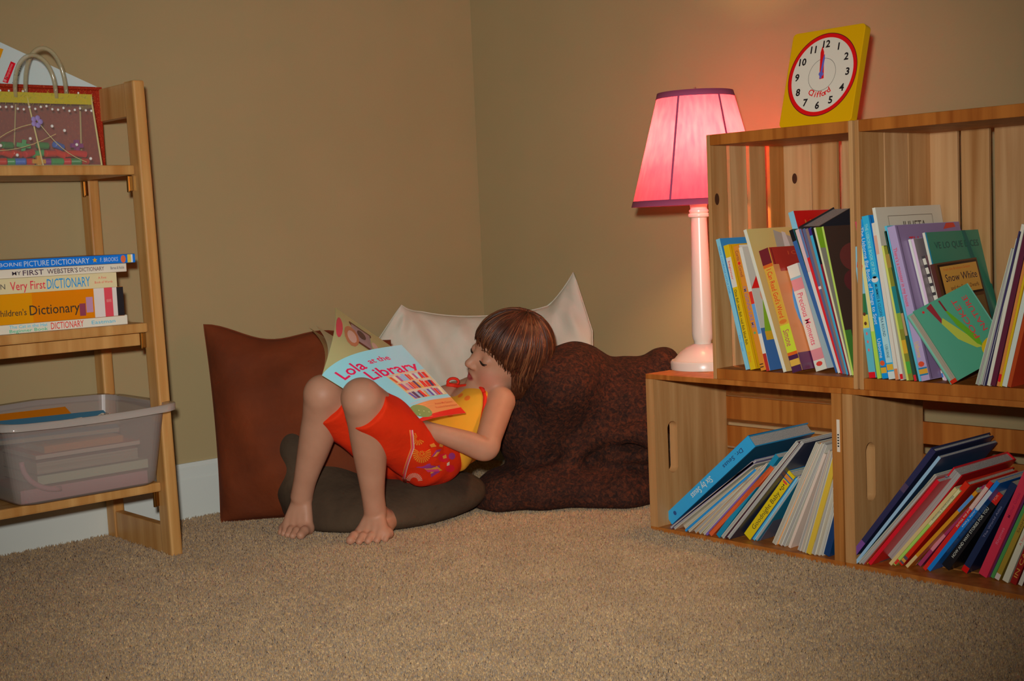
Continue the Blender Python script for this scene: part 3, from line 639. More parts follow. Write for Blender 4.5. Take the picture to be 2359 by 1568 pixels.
LLC = [((862, 1308), (1188, 850), 6, (60, 130, 160), 0, (60, 120, 150), 'thin light blue spined book right of the yellow one'), ((880, 1310), (1205, 840), 7, (170, 172, 164), 1, (20, 80, 100), 'thin white booklet with a teal cover'), ((905, 1308), (1222, 826), 6, (60, 60, 80), 0, (60, 60, 70), 'thin slate spined booklet'),
       ((990, 1262), (1262, 800), 7, (150, 130, 116), 0, (124, 108, 96), 'tan grey covered picture book'), ((1010, 1337), (1338, 580), 9, (164, 166, 152), 1, (150, 150, 140), 'tall white paged book'), ((1040, 1343), (1368, 586), 5, (186, 120, 40), 0, (180, 120, 50), 'tall orange spined book'),
       ((1056, 1346), (1380, 586), 8, (160, 164, 164), 1, (150, 150, 150), 'tall grey white book beside the orange spine'), ((1082, 1352), (1400, 590), 8, (150, 152, 140), 1, (150, 150, 140), 'tall pale book with a slim white edge'),
       ((1130, 1368), (1398, 664), 6, (180, 164, 150), 0, (150, 140, 130), 'white covered book with a pink and green oval'), ((1200, 1390), (1436, 640), 7, (170, 160, 150), 1, (150, 150, 140), 'narrow white book right of the oval covered one'), ((1222, 1398), (1444, 650), 7, (140, 120, 110), 1, (150, 150, 140), 'narrow greyish pink edged book'),
       ((1246, 1408), (1458, 645), 6, (190, 180, 150), 1, (150, 150, 130), 'cream edged book beside the olive yellow spine'), ((1264, 1412), (1474, 668), 11, (140, 118, 36), 0, (140, 120, 40), 'olive yellow spined book'), ((1304, 1418), (1505, 680), 9, (176, 168, 150), 1, (150, 150, 140), 'cream paged book right of the olive spine'),
       ((1336, 1422), (1530, 700), 9, (166, 160, 140), 1, (150, 150, 140), 'buff paged book, third from the crate post'), ((1366, 1424), (1545, 740), 8, (150, 156, 154), 1, (150, 150, 140), 'bluish white paged book by the navy spine'), ((1394, 1420), (1540, 860), 15, (8, 34, 66), 0, (10, 40, 70), 'navy blue spined book next to the crate post')]
for i, (b, tp, w_, c1, pg, c2, nm) in enumerate(LLC):
    stand(nm + ', in the lower left crate', ll(*b), ll(*tp), w_, ZL, .18 - .005 * (i % 3), spine=c1, cover=c2, group=GLL, spine_in=bool(pg), pages=m_pageg if i % 2 else m_page,
          pics=[('e', .5, .52, .34, .2, (130, 44, 60)), ('e', .8, .75, .2, .1, (50, 90, 80)), ('r', .2, .6, .06, .1, (60, 70, 60))] if i == 8 else ())

# ---------------------------------------------------------------- lower right crate
stand('navy hardcover with a purple foot, leaning first at the left of the lower right crate', lr(95, 1264), lr(680, 500), 13, ZL, .19, spine=(24, 26, 52), cover=(26, 30, 50), hard=True, pages=m_pageg, group=GLR, bands=[(.82, 1, (76, 46, 96)), (.30, .36, (50, 40, 60))])
LRB = [((150, 1266), (730, 535), 7, (110, 140, 160), 0, (26, 44, 66), 'thin pale blue spined book with a dark blue cover'), ((172, 1266), (705, 655), 6, (140, 146, 120), 1, (130, 130, 120), 'thin sage white booklet'), ((192, 1264), (700, 655), 8, (120, 96, 90), 1, (120, 80, 76), 'thin mauve grey booklet'),
       ((206, 1250), (690, 668), 7, (110, 30, 20), 0, (110, 40, 20), 'thin maroon spined book'), ((226, 1252), (700, 672), 5, (206, 130, 30), 0, (190, 120, 40), 'thin orange spined book'), ((240, 1252), (716, 674), 9, (176, 16, 34), 0, (170, 20, 30), 'bright crimson spined book'),
       ((272, 1242), (738, 672), 5, (120, 140, 30), 0, (110, 130, 40), 'thin lime green spined book'), ((290, 1240), (752, 664), 5, (166, 166, 140), 1, (150, 150, 130), 'thin ivory booklet'), ((308, 1240), (772, 650), 5, (50, 40, 76), 0, (20, 60, 90), 'thin indigo spined booklet')]
for i, (b, tp, w_, c1, pg, c2, nm) in enumerate(LRB):
    stand(nm + ', in the lower right crate', lr(*b), lr(*tp), w_, ZL, .185 - .005 * (i % 3), spine=c1, cover=c2, group=GLR, spine_in=bool(pg), pages=m_pageg)
stand('thick red hardcover with grey page edges facing out in the lower right crate', lr(352, 1198), lr(835, 590), 27, ZL, .19, spine=(150, 16, 24), cover=(120, 10, 16), hard=True, pages=m_pageg, group=GLR, spine_in=True)
LRC = [((385, 1256), (842, 728), 8, (196, 178, 120), 0, (190, 180, 110), 'pale yellow spined book', ()), ((410, 1252), (862, 736), 10, (110, 140, 60), 0, (110, 130, 60), 'green spined paperback with a white title patch', [('Illustrated Stories', .08, .4, (60, 70, 60), .5)]),
       ((446, 1246), (916, 688), 14, (186, 34, 16), 0, (170, 30, 16), 'red orange hardcover spine with striped foot', [('The Story of Castles', .2, .55, (150, 60, 30), .4)]), ((500, 1272), (985, 752), 8, (150, 100, 20), 0, (130, 80, 20), 'ochre spined book', ()),
       ((560, 1258), (1005, 730), 6, (70, 130, 90), 0, (60, 30, 80), 'thin green edged book', ()), ((585, 1262), (1040, 715), 9, (110, 36, 66), 0, (90, 30, 60), 'plum spined book', [('At the Circus', .1, .4, (190, 150, 160), .5)]),
       ((620, 1288), (1085, 682), 10, (186, 30, 30), 0, (170, 30, 30), 'scarlet spined book with white lettering', [('Stories from around the World', .06, .5, (190, 180, 170), .5)]), ((650, 1294), (1132, 682), 10, (10, 92, 156), 0, (10, 70, 130), 'vivid blue spined book', [('Little Tales', .3, .5, (180, 190, 190), .4)])]
for i, (b, tp, w_, c1, pg, c2, nm, tx) in enumerate(LRC):
    stand(nm + ', mid row in the lower right crate', lr(*b), lr(*tp), w_, ZL, .17 - .005 * (i % 3), spine=c1, cover=c2, hard=(i == 2), group=GLR, txt=tx,
          bands={1: [(0, .45, (176, 170, 130)), (.93, .99, (180, 40, 34))], 2: [(.90, .93, (60, 50, 60)), (.93, .96, (190, 140, 60)), (.96, .98, (60, 50, 60))], 3: [(.05, .25, (60, 110, 160)), (.85, 1, (180, 160, 110))], 4: [(.95, 1, (190, 20, 26))], 5: [(.6, .8, (190, 120, 130))], 6: [(.06, .3, (180, 150, 140)), (.93, 1, (190, 40, 30))], 7: [(.1, .3, (180, 190, 196))]}.get(i, ()))
bkb = stand('black spined book with white lettering and a red tag at its top', lr(752, 1262), lr(1128, 742), 22, ZL, .17, spine=(14, 14, 16), cover=(12, 14, 18), group=GLR,
            bands=[(0, .13, (196, 34, 24))], txt=[('HOW AND WHY STORIES FOR YOU', .20, .86, (150, 150, 136), .3, .5, 1), ('FOR', .03, .10, (190, 120, 100), .34, .5, 1)])
LRD = [((888, 1300), (1236, 690), 16, (16, 28, 52), (12, 20, 44), 'dark navy spined book with a red foot', [(.94, 1, (200, 20, 20))], [('The World Atlas', .25, .6, (90, 90, 110), .3, .5, 1)]), ((1008, 1326), (1322, 620), 21, (172, 40, 62), (150, 30, 60), 'rose pink spined book', [], [('Mother Goose', .18, .42, (120, 20, 50), .36, .5, 1), ('Rhymes', .52, .68, (200, 110, 130), .3, .5, 1)]),
       ((1072, 1346), (1372, 680), 6, (60, 30, 60), (60, 30, 60), 'slim aubergine spined book', [], []), ((1092, 1350), (1392, 700), 8, (50, 104, 52), (50, 100, 50), 'slim green spined book by the pink one', [], []), ((1118, 1358), (1416, 700), 12, (110, 92, 30), (100, 84, 30), 'olive gold spined paperback', [(.94, 1, (170, 160, 150))], [('Stories', .3, .5, (70, 50, 20), .5, .5, 1)]),
       ((1172, 1372), (1452, 700), 15, (160, 160, 140), (150, 150, 130), 'off white spined paperback', [], [('A Story Collection', .3, .62, (150, 60, 60), .34, .5, 1)]), ((1226, 1388), (1500, 720), 15, (100, 18, 16), (90, 18, 18), 'maroon spined paperback with large gold capitals', [], [('IN CAPTIVE', .42, .93, (200, 140, 60), .6, .5, 1)])]
for i, (b, tp, w_, c1, c2, nm, bd, tx) in enumerate(LRD):
    stand(nm + ', right end of the lower right crate', lr(*b), lr(*tp), w_, ZL, .165 - .005 * (i % 3), spine=c1, cover=c2, group=GLR, bands=bd, txt=tx)
stand('curled white paperback at the frame edge of the lower right crate', lr(1282, 1402), lr(1545, 760), 10, ZL, .16, spine=(166, 164, 150), cover=(60, 20, 30), group=GLR)
# ================================================================== LAMP
LX, LY, LZ = .943, -.226, CHt
def shade_mat():
    m = bpy.data.materials.new('pink_shade_fabric'); m.use_nodes = True; N = m.node_tree; L = N.links
    for n in list(N.nodes): N.nodes.remove(n)
    out = N.nodes.new('ShaderNodeOutputMaterial'); mx = N.nodes.new('ShaderNodeMixShader'); mx.inputs[0].default_value = .52
    d = N.nodes.new('ShaderNodeBsdfDiffuse'); t = N.nodes.new('ShaderNodeBsdfTranslucent')
    tc = N.nodes.new('ShaderNodeTexCoord'); mp = N.nodes.new('ShaderNodeMapping'); mp.inputs['Scale'].default_value = (120, 120, 14); mp.inputs['Rotation'].default_value = (.5, .2, 0)
    n = N.nodes.new('ShaderNodeTexNoise'); n.inputs['Scale'].default_value = 1; n.inputs['Detail'].default_value = 4
    L.new(tc.outputs['Object'], mp.inputs['Vector']); L.new(mp.outputs['Vector'], n.inputs['Vector'])
    r = ramp(m, [(.3, (.50, .056, .12)), (.7, (.66, .095, .17))]); L.new(n.outputs['Fac'], r.inputs['Fac'])
    L.new(r.outputs['Color'], t.inputs['Color']); d.inputs['Color'].default_value = (.60, .10, .26, 1)
    L.new(d.outputs[0], mx.inputs[1]); L.new(t.outputs[0], mx.inputs[2]); L.new(mx.outputs[0], out.inputs[0]); return m
def lamp():
    t = thing('table_lamp', 'white turned table lamp with a glowing pink shade on the low crate', 'lamp', (LX, LY, LZ))
    T = Matrix.Translation((LX, LY, LZ)); mw = M('white_lamp_paint', S(232, 222, 206), .28, 0, .5)
    base = [(.066, .0), (.0665, .014), (.064, .018), (.060, .0185), (.057, .022), (.046, .034), (.032, .044), (.022, .048), (.0195, .050)]
    obj('base', MB().lathe(base, T, 64), mw, t, 'auto')
    stem = [(.0175, .049), (.0175, .055), (.0205, .061), (.0215, .070), (.0212, .10), (.0185, .20), (.0158, .300), (.0158, .304), (.0205, .306), (.0215, .309), (.0205, .3125), (.0175, .314), (.0195, .316), (.0195, .319), (.0165, .322), (.0175, .330), (.0195, .338)]
    obj('stem', MB().lathe(stem, T, 48), mw, t, 'auto')
    sk = MB().lathe([(.014, .338), (.014, .385), (.010, .390)], T, 24); obj('socket', sk, M('brass', S(190, 140, 60), .28, 1), t, 'auto')
    R0, R1, Z0, Z1 = .1335, .0745, .330, .554
    def rim(z0, z1, off, n=96):
        f = lambda z: R0 + (R1 - R0) * (z - Z0) / (Z1 - Z0) + off
        return [(f(z0), z0), (f(z1), z1)]
    sm = shade_mat(); mb = MB(); mb.lathe(rim(Z0, Z1, 0), T, 96, cap=False)
    sh = obj('lamp_shade', mb, sm, t, True)
    mt = bpy.data.materials.new('plum_trim'); mt.use_nodes = True
    mt.node_tree.nodes['Principled BSDF'].inputs['Base Color'].default_value = (.42, .07, .16, 1); mt.node_tree.nodes['Principled BSDF'].inputs['Roughness'].default_value = .8
    for a, b in ((Z0, Z0 + .012), (Z1 - .012, Z1)):
        q = MB(); p0 = rim(a, b, .0012); p1 = rim(a, b, -.0012); q.lathe(p0 + p1[::-1] + p0[:1], T, 96, cap=False); obj('trim_band', q, mt, sh, True)
    for k in range(6):                            # seams between the six panels
        an = math.radians(-74 + 60 * k); q = MB(); w = .0022
        for s_ in (1,):
            pts = []
            for z in (Z0 + .01, Z1 - .01):
                r = R0 + (R1 - R0) * (z - Z0) / (Z1 - Z0) + .0010
                for dw in (-1, 1): pts.append(T @ V((r * math.cos(an + dw * w / r), r * math.sin(an + dw * w / r), z)))
            q.add(pts, [(0, 1, 3, 2)])
        obj('seam', q, mt, sh)
    bm_m = bpy.data.materials.new('lit_bulb'); bm_m.use_nodes = True; b = bm_m.node_tree.nodes['Principled BSDF']
    b.inputs['Emission Color'].default_value = (1, .60, .27, 1); b.inputs['Emission Strength'].default_value = BULB_E
    obj('bulb', MB().sphere((LX, LY, LZ + .448), (.024, .024, .032), 24, 16), bm_m, t, True)
    mwire = M('lamp_wire', S(190, 170, 140), .35, 1); q = MB()
    for sx in (-1, 1): q.tube([V((LX, LY + sx * .010, LZ + .388)), V((LX, LY + sx * .036, LZ + .43)), V((LX, LY + sx * .036, LZ + .48)), V((LX, LY + sx * .008, LZ + .518)), V((LX, LY, LZ + .548))], .0012, 6)
    for k in range(3):
        an = 2.1 * k + .4; q.tube([V((LX, LY, LZ + .548)), V((LX + R1 * math.cos(an), LY + R1 * math.sin(an), LZ + Z1 - .002))], .0012, 6)
    q.tube([V((LX, LY, LZ + .544)), V((LX, LY, LZ + .564))], .0022, 8)
    obj('harp', q, mwire, t)
    return t
lamp()

# ================================================================== CLOCK
def clock():
    yb, lean = CRY + .018, math.radians(17); Wc, Hc, Tc = .151, .176, .017
    P0 = V((1.231, yb, CHt + CW + .0006)); ux = V((1, 0, 0)); uz = V((0, math.sin(lean), math.cos(lean))); un = uz.cross(ux)   # un points away from the viewer
    t = thing('toy_clock', 'yellow square teaching clock with a red ringed white dial on the crates', 'clock', P0 + ux * Wc / 2)
    F = lambda x, y, k=0: P0 + ux * x + uz * y + un * k
    q = MB(); r = .008; ol = []
    for cx, cy, a0 in ((Wc - r, r, -90), (Wc - r, Hc - r, 0), (r, Hc - r, 90), (r, r, 180)):
        for i in range(6): a = math.radians(a0 + 18 * i); ol.append((cx + r * math.cos(a), cy + r * math.sin(a)))
    q.prism(ol, lambda x, y, s_: F(x, y, Tc * s_))
    obj('board', q, CM((172, 128, 0), .4), t, bevel=.0012)
    cx, cy, R = .0765, .091, .070
    def disc(mb, r0, r1, k, mi=0, n=72):
        vs = [F(cx + r_ * math.cos(6.2832 * i / n), cy + r_ * 1.07 * math.sin(6.2832 * i / n), -k) for r_ in (r0, r1) for i in range(n)]
        if r0 == 0: mb.add(vs[n:], [tuple(range(n))], mi)
        else: mb.add(vs, [(i, n + i, n + (i + 1) % n, (i + 1) % n) for i in range(n)], mi)
    d = MB(); disc(d, 0, R, .0006); obj('dial', d, CM((162, 154, 140), .45), t)
    d = MB(); disc(d, R - .0065, R, .0009); disc(d, R - .0001, R + .0012, .0009, 1); obj('dial_ring', d, [CM((165, 8, 12), .4), CM((60, 10, 16), .4)], t)
    nm = MB()
    for k in range(1, 13):
        a = math.radians(90 - 30 * k); x, y = cx + .0525 * math.cos(a), cy + .0525 * 1.07 * math.sin(a)
        put_text(nm, str(k), lambda X, Y: F(X, Y, -.0009), x, y - .0062, .0128, None, 0, 'c', .03)
    obj('numerals', nm, CM((16, 10, 12), .5), t)
    tx = MB(); s_ = 'Clifford'                    # the name in an arc above the 6
    for i, ch in enumerate(s_):
        a = math.radians(-90 + (i - 3.4) * 9.4); rr = .0385; bx, by = cx + rr * math.cos(a), cy + rr * 1.07 * math.sin(a); ta = a + math.pi / 2
        put_text(tx, ch, lambda X, Y: F(bx + X * math.cos(ta) - Y * math.sin(ta), by + X * math.sin(ta) + Y * math.cos(ta), -.0009), 0, 0, .0105, None, 0, 'c', .02)
    obj('dial_lettering', tx, CM((176, 20, 22), .5), t)
    d = MB(); disc(d, .0275, .0281, .0009); obj('inner_circle', d, CM((40, 34, 36), .5), t)
    def hand(nm_, L_, w, an, c, k):
        ca, sa = math.cos(an), math.sin(an); G = lambda x, y, s_: F(cx + x * sa + y * ca, cy - x * ca + y * sa, -k - s_ * .0012)
        pl = [(-w, -.008), (w, -.008), (w * .8, L_ * .8), (0, L_), (-w * .8, L_ * .8)]
        obj(nm_, MB().prism(pl, G), c, t)
    hand('hour_hand', .052, .0042, math.radians(98), CM((180, 16, 18), .35), .0012)
    hand('minute_hand', .036, .0018, math.radians(88), CM((60, 60, 120), .35), .0030)
    d = MB(); n = 20; d.prism([(cx + .004 * math.cos(6.2832 * i / n), cy + .004 * math.sin(6.2832 * i / n)) for i in range(n)], lambda x, y, s_: F(x, y, -.001 - .004 * s_)); obj('hub', d, CM((60, 60, 120), .35), t)
    pr = MB().box((-.006, 0, 0), (.006, .003, .115), 0, Matrix.Translation(F(Wc / 2, .118, Tc + .0002)) @ Matrix.Rotation(math.radians(180), 4, 'Y') @ Matrix.Rotation(math.radians(18), 4, 'X'))
    return t
clock()

# ================================================================== THINGS ON THE FOLDING SHELF
def flatbook(label, u_r, zb, t, L, d, xf, spine, hard=False, yaw=0, **kw):
    """lies flat, spine to the room; u_r: pixel of its right end"""
    yr = onplane(u_r[0], u_r[1], 0, xf).y
    z_ = V((0, -1, 0)); x_ = V((0, 0, 1)); y_ = V((-1, 0, 0))
    o = V((xf, yr, zb)) + V((0, -L, 0)) * 0
    # local z runs from the left end to... the head lies at the frame's left, so height axis points -y
    R = Matrix.Rotation(yaw, 3, 'Z'); z_, y_ = R @ z_, R @ y_
    return book(label, bm_((V((xf, yr, zb)), x_, y_, z_)), t, L, d, spine, hard=hard, group='dictionaries stacked on the middle shelf', name='dictionary', **kw)
zz = .4645; XS = .262
DK = (26, 24, 40)
for (lab, ur_, t, L, d, sp, cv, hard, bands, txt) in [
    ('white dictionary with red block title, lowest in the stack on the middle shelf', (294, 738), .0175, .32, .2, (178, 176, 160), (170, 166, 150), True, [],
     [('The Cat in the Hat', .255 + .02, .50, (60, 130, 150), .34, .72), ('Beginner Book', .255 + .02, .50, (40, 120, 90), .34, .28), ('DICTIONARY', .52, .72, (176, 40, 30), .72), ('Eastman', .77, .92, (60, 120, 140), .4), ('I Can Read', .05, .16, (60, 50, 40), .4)]),
    ('thick orange dictionary with a black right end, second up the stack', (287, 720), .0555, .30, .2, (188, 108, 0), (180, 120, 20), False, [(.955, 1, (22, 20, 22)), (.80, .955, (172, 166, 160)), (0, .10, (180, 20, 10)), (.10, .40, (186, 124, 0)), (.87, .925, (176, 60, 70))],
     [('Children\'s', .165, .36, (36, 30, 20), .21, .38), ('Dictionary', .38, .70, (36, 28, 18), .33, .42), ('■', .70, .74, (90, 36, 50), .4, .3), ('■', .745, .79, (120, 90, 110), .5, .45), ('AMERICAN HERITAGE', .882, .915, (210, 160, 150), .1, .55)]),
    ('cream dictionary with red and blue title, middle of the stack', (270, 660), .028, .30, .19, (166, 156, 120), (160, 150, 120), False, [], [('MACMILLAN', .03, .28, (60, 56, 50), .34), ('Very First', .31, .53, (190, 40, 60), .56), ('DICTIONARY', .54, .82, (20, 96, 140), .66), ('A First', .875, .93, (180, 70, 60), .16, .7), ('Book of Words', .85, .97, (180, 70, 60), .16, .4)]),
    ('white dictionary with black title, second from the top of the stack', (292, 625), .0165, .33, .2, (178, 172, 156), (110, 50, 30), True, [], [('MY', .32, .37, (40, 30, 40), .42), ('FIRST', .38, .50, (40, 20, 40), .58), ('WEBSTER\'S', .52, .70, (50, 30, 40), .54), ('DICTIONARY', .71, .86, (70, 50, 50), .46), ('Barnes & Noble', .90, .985, (60, 60, 60), .34)]),
    ('blue picture dictionary with a gold star, on top of the stack', (312, 602), .0160, .36, .23, (10, 88, 165), (90, 40, 20), True, [(.955, .975, (190, 170, 60)), (.975, .985, (190, 190, 190))], [('USBORNE', .22, .38, (190, 200, 215), .42), ('PICTURE DICTIONARY', .39, .74, (190, 205, 220), .62), ('F. BROOKS', .80, .90, (180, 195, 215), .5), ('•', .915, .945, (190, 90, 50), 2.6)])]:
    z0 = zz; b_ = flatbook(lab, ur_, zz, t, L, d, XS + (.012 if 'orange' in lab else .016 if 'blue' in lab else .004), sp, hard, 0, cover=cv, bands=bands, txt=txt); zz += t + .0004
    if 'gold star' in lab:
        T = WMAT[b_.name]; st = MB(); n = 10
        st.add([T @ V((t / 2 + (.0055 if i % 2 == 0 else .0023) * math.cos(.6283 * i), -.0006, L * .23 + (.0055 if i % 2 == 0 else .0023) * math.sin(.6283 * i))) for i in range(n)], [tuple(range(n))]); obj('star', st, CM((210, 160, 40)), b_)

# ---- translucent toy bag
def clear_mat(name, c, alpha, rough=.25):
    m = bpy.data.materials.new(name); m.use_nodes = True; N = m.node_tree; L = N.links
    for n in list(N.nodes): N.nodes.remove(n)
    out = N.nodes.new('ShaderNodeOutputMaterial'); mx = N.nodes.new('ShaderNodeMixShader'); mx.inputs[0].default_value = alpha
    tr = N.nodes.new('ShaderNodeBsdfTransparent'); p = N.nodes.new('ShaderNodeBsdfPrincipled'); p.inputs['Base Color'].default_value = (*c, 1); p.inputs['Roughness'].default_value = rough
    tr.inputs['Color'].default_value = (.95, .93, .90, 1)
    L.new(tr.outputs[0], mx.inputs[1]); L.new(p.outputs[0], mx.inputs[2]); L.new(mx.outputs[0], out.inputs[0]); return m
m_bag = clear_mat('clear_sheer_vinyl', S(190, 170, 160), .22, .3)
m_pipe = M('cream_piping', S(214, 200, 140), .5); m_lime = M('chartreuse_fluff', S(196, 180, 60), .9, 0, .2, .4); m_pearl = M('white_bead', S(240, 236, 228), .25, 0, .6); m_lil = M('lilac_petal', S(160, 140, 200), .6)
TX = -.002
def bag():
    zb = .7724; x1, x0 = .240, .150
    yb1 = onplane(234, 372, 0, x1).y; yb0 = yb1 - .305; yt1 = onplane(210, 232, 0, x1 - .02).y; yt0 = yb0 + .02; zt = onplane(200, 222, 0, x1 - .02).z
    t = thing('toy_bag', 'clear handbag with chartreuse fluffy trim and beads, full of plastic pieces on the top shelf', 'bag', ((x0 + x1) / 2, (yb0 + yb1) / 2, zb))
    xm0, xm1 = x0 + .02, x1 - .02
    B = [V((x1, yb0, zb)), V((x1, yb1, zb)), V((x0, yb1, zb)), V((x0, yb0, zb))]; Tt = [V((xm1, yt0, zt)), V((xm1, yt1, zt)), V((xm0, yt1, zt)), V((xm0, yt0, zt))]
    obj('bag_body', MB().add(B + Tt, [(0, 1, 5, 4), (1, 2, 6, 5), (2, 3, 7, 6), (3, 0, 4, 7), (3, 2, 1, 0)]) or (lambda mb: (mb.add(B + Tt, [(0, 1, 5, 4), (1, 2, 6, 5), (2, 3, 7, 6), (3, 0, 4, 7), (3, 2, 1, 0)]), mb)[1])(MB()), m_bag, t)
    p = MB()
    for i in range(4):
        p.tube([B[i], B[(i + 1) % 4]], .0018, 6); p.tube([B[i], Tt[i]], .0018, 6)
    mid = lambda a, b, f: a.lerp(b, f)
    p.tube([mid(B[0], B[1], .62), mid(Tt[0], Tt[1], .55)], .0015, 6); p.tube([mid(B[2], B[3], .45), mid(Tt[2], Tt[3], .45)], .0013, 6)
    obj('piping', p, m_pipe, t)
    # fluffy trim: many short fibres around the mouth and a band below
    q = MB()
    q.add([mid(Tt[0], B[0], .12) + V((.001, 0, 0)), mid(Tt[1], B[1], .12) + V((.001, 0, 0)), Tt[1] + V((.001, .002, .004)), Tt[0] + V((.001, 0, .004))], [(0, 1, 2, 3)])
    q.add([mid(Tt[1], B[1], .16) + V((0, .001, 0)), mid(Tt[2], B[2], .16) + V((0, .001, 0)), Tt[2] + V((0, .001, .004)), Tt[1] + V((0, .001, .004))], [(0, 1, 2, 3)])
    for k in range(900):
        e = random.choice([0, 0, 0, 1, 2]); a = mid(Tt[e], Tt[(e + 1) % 4], random.random()); dn = random.random() * .018
        a = a + V((0, 0, -dn + .003)); nrm = [V((1, 0, 0)), V((0, 1, 0)), V((-1, 0, 0))][e]
        dr = (nrm * random.uniform(.2, 1) + V((random.uniform(-.5, .5), random.uniform(-.5, .5), random.uniform(-.9, .7)))).normalized() * random.uniform(.006, .013)
        s_ = V((random.uniform(-1, 1), random.uniform(-1, 1), 0)).normalized() * .0008
        q.add([a - s_, a + s_, a + dr], [(0, 1, 2)])
    obj('fluff_trim', q, m_lime, t, label='chartreuse fluffy trim')
    bead = lambda p, r: obj('bead', MB().sphere(p, r, 8, 6), m_pearl, t, True)
    for k in range(26): 
        a = mid(Tt[0], Tt[1], (k + .5) / 26); bead(mid(a, mid(B[0], B[1], (k + .5) / 26), .19 + random.uniform(-.03, .03)) + V((.004, 0, 0)), .0026)
    for k in range(9): bead(mid(Tt[0], Tt[1], random.random()) + V((0, 0, .006)), .0022)
    for f, g in ((.55, .62), (.70, .44), (.78, .50), (.36, .72), (.93, .9), (.2, .55), (.46, .85), (.85, .7)): bead(mid(mid(B[0], B[1], f), mid(Tt[0], Tt[1], f), 1 - g) + V((.002, 0, 0)), .0032)
    fl_ = MB(); c = mid(mid(B[0], B[1], .60), mid(Tt[0], Tt[1], .60), .62) + V((.003, 0, 0))
    for k in range(5): fl_.sphere(c + V((0, .007 * math.cos(1.257 * k), .007 * math.sin(1.257 * k))), (.0015, .0052, .0052), 10, 6)
    obj('flower', fl_, m_lil, t, True, label='lilac flower')
    vn = MB()
    for (f0, g0, f1, g1, bend) in ((.6, .35, .9, .95, .1), (.6, .4, .2, .9, -.1), (.3, .8, .72, .55, .06)):
        pts = []
        for i in range(9):
            s_ = i / 8; f = f0 + (f1 - f0) * s_; g = g0 + (g1 - g0) * s_ + bend * math.sin(3.14 * s_); pts.append(mid(mid(B[0], B[1], f), mid(Tt[0], Tt[1], f), 1 - g) + V((.0015, 0, 0)))
        vn.tube(pts, .0007, 5)
    obj('vine_stitching', vn, m_pipe, t)
    # two clear beaded handles
    m_h = clear_mat('clear_handle_plastic', S(200, 190, 150), .45, .12)
    for x, c0, c1, top in ((xm1, 108 - 78, 128, 128), (xm0 + .01, 54, 152, 110)):
        ya, yb = onplane(c0 + 4, 200, 0, x).y, onplane(c1, 200, 0, x).y; zt2 = onplane(90, top, 0, x).z; pts = []
        for i in range(25):
            a = math.pi * i / 24; yy = (ya + yb) / 2 - (yb - ya) / 2 * math.cos(a); pts.append(V((x, yy, zt - .006 + (zt2 - zt + .006) * math.sin(a) ** .75)))
        h = obj('handle', MB().tube(pts, .0042, 10), m_h, t, True)
        bb = MB()
        for i in range(1, 24): bb.sphere(pts[i] + V((.002, 0, 0)), .0012, 6, 4)
        obj('handle_beads', bb, m_pearl, h)
    # loose plastic pieces inside
    cols = [(190, 40, 14), (200, 60, 20), (30, 110, 60), (24, 96, 50), (190, 140, 40), (30, 80, 150), (90, 30, 90), (180, 30, 34)]
    nm_ = ['red orange', 'orange', 'green', 'dark green', 'yellow', 'blue', 'purple', 'crimson']
    g = 'plastic play pieces inside the clear bag'; spots = []
    k = 0
    for layer, n in ((0, 15), (1, 13), (2, 8)):
        for i in range(n):
            f = (i + .5) / n; ci = [7, 2, 0, 1, 3, 0, 2, 5, 7, 4, 6, 2, 7, 3, 0][(i * (3 if layer else 1) + layer * 2) % 15]
            y = yb0 + .016 + f * (yb1 - yb0 - .034); z = zb + .009 + layer * .0155; x = (x0 + x1) / 2 + .022 - layer * .006 + (i % 2) * .006
            an = random.uniform(-.35, .35) if layer else 0; mb = MB(); T = Matrix.Translation((x, y, z)) @ Matrix.Rotation(random.uniform(-.5, .5), 4, 'Z') @ Matrix.Rotation(an, 4, 'X')
            if ci in (4,) or (layer == 2 and i % 3 == 1): mb.box((-.004, -.013, -.0042), (.004, .013, .0042), 0, T); mb.box((-.0041, -.004, -.011), (.0041, .004, .011), 0, T)
            else: mb.tube([T @ V((0, -.0125, 0)), T @ V((0, -.011, 0)), T @ V((0, .011, 0)), T @ V((0, .0125, 0))], [.004, .0068, .0068, .004], 10)
            single('play_piece', mb, CM(cols[ci]), '%s play piece, %s from the right in the %s layer inside the clear bag' % (nm_[ci], ORD[n - 1 - i], ['bottom', 'middle', 'top'][layer]), 'toy', (x, y, z), g, bevel=.001)
            k += 1
    # the red case standing behind the bag and the pale book above it
    yr = onplane(237, 300, 0, .115).y; zr = onplane(225, 208, 0, .115).z
    tr = thing('file_box', 'red speckled upright case standing behind the clear bag', 'box', (.09, yr - .1, zb))
    m_red = noisy('red_speckled_card', [(.3, S(150, 34, 10)), (.62, S(176, 44, 16)), (.72, S(214, 120, 60))], (400, 400, 400), 2, .5)
    obj('case', MB().box((.062, yr - .34, zb), (.118, yr, zr)), m_red, tr, bevel=.002); obj('lid', MB().box((.060, yr - .342, zr), (.120, yr + .002, zr + .006)), m_red, tr, bevel=.001)
    # pale blue activity book lying tilted on the case
    c0 = onplane(215, 212, 0, .09); c1 = onplane(0, 108, 0, .09)
    t2 = thing('activity_book', 'pale blue book with a red spine strip, leaning on top of the red case', 'book', c0)
    d = (c1 - c0); d.x = 0; d = d.normalized(); nx = V((1, 0, 0)); up = d.cross(nx); up = up if up.z > 0 else -up; L_ = .30
    G = lambda a, b, k: c0 + d * a + nx * k - up * b
    q = MB()
    q.prism([(0, 0), (L_, 0), (L_, .10), (.17, .10)], lambda x, y, s_: G(x, y, -.028 + .052 * s_)); 
    zmin = zr + .0065
    for i, p_ in enumerate(q.v):
        if p_[2] < zmin: q.v[i] = (p_[0], p_[1], zmin)
    obj('cover', q, CM((128, 138, 136)), t2, bevel=.001)
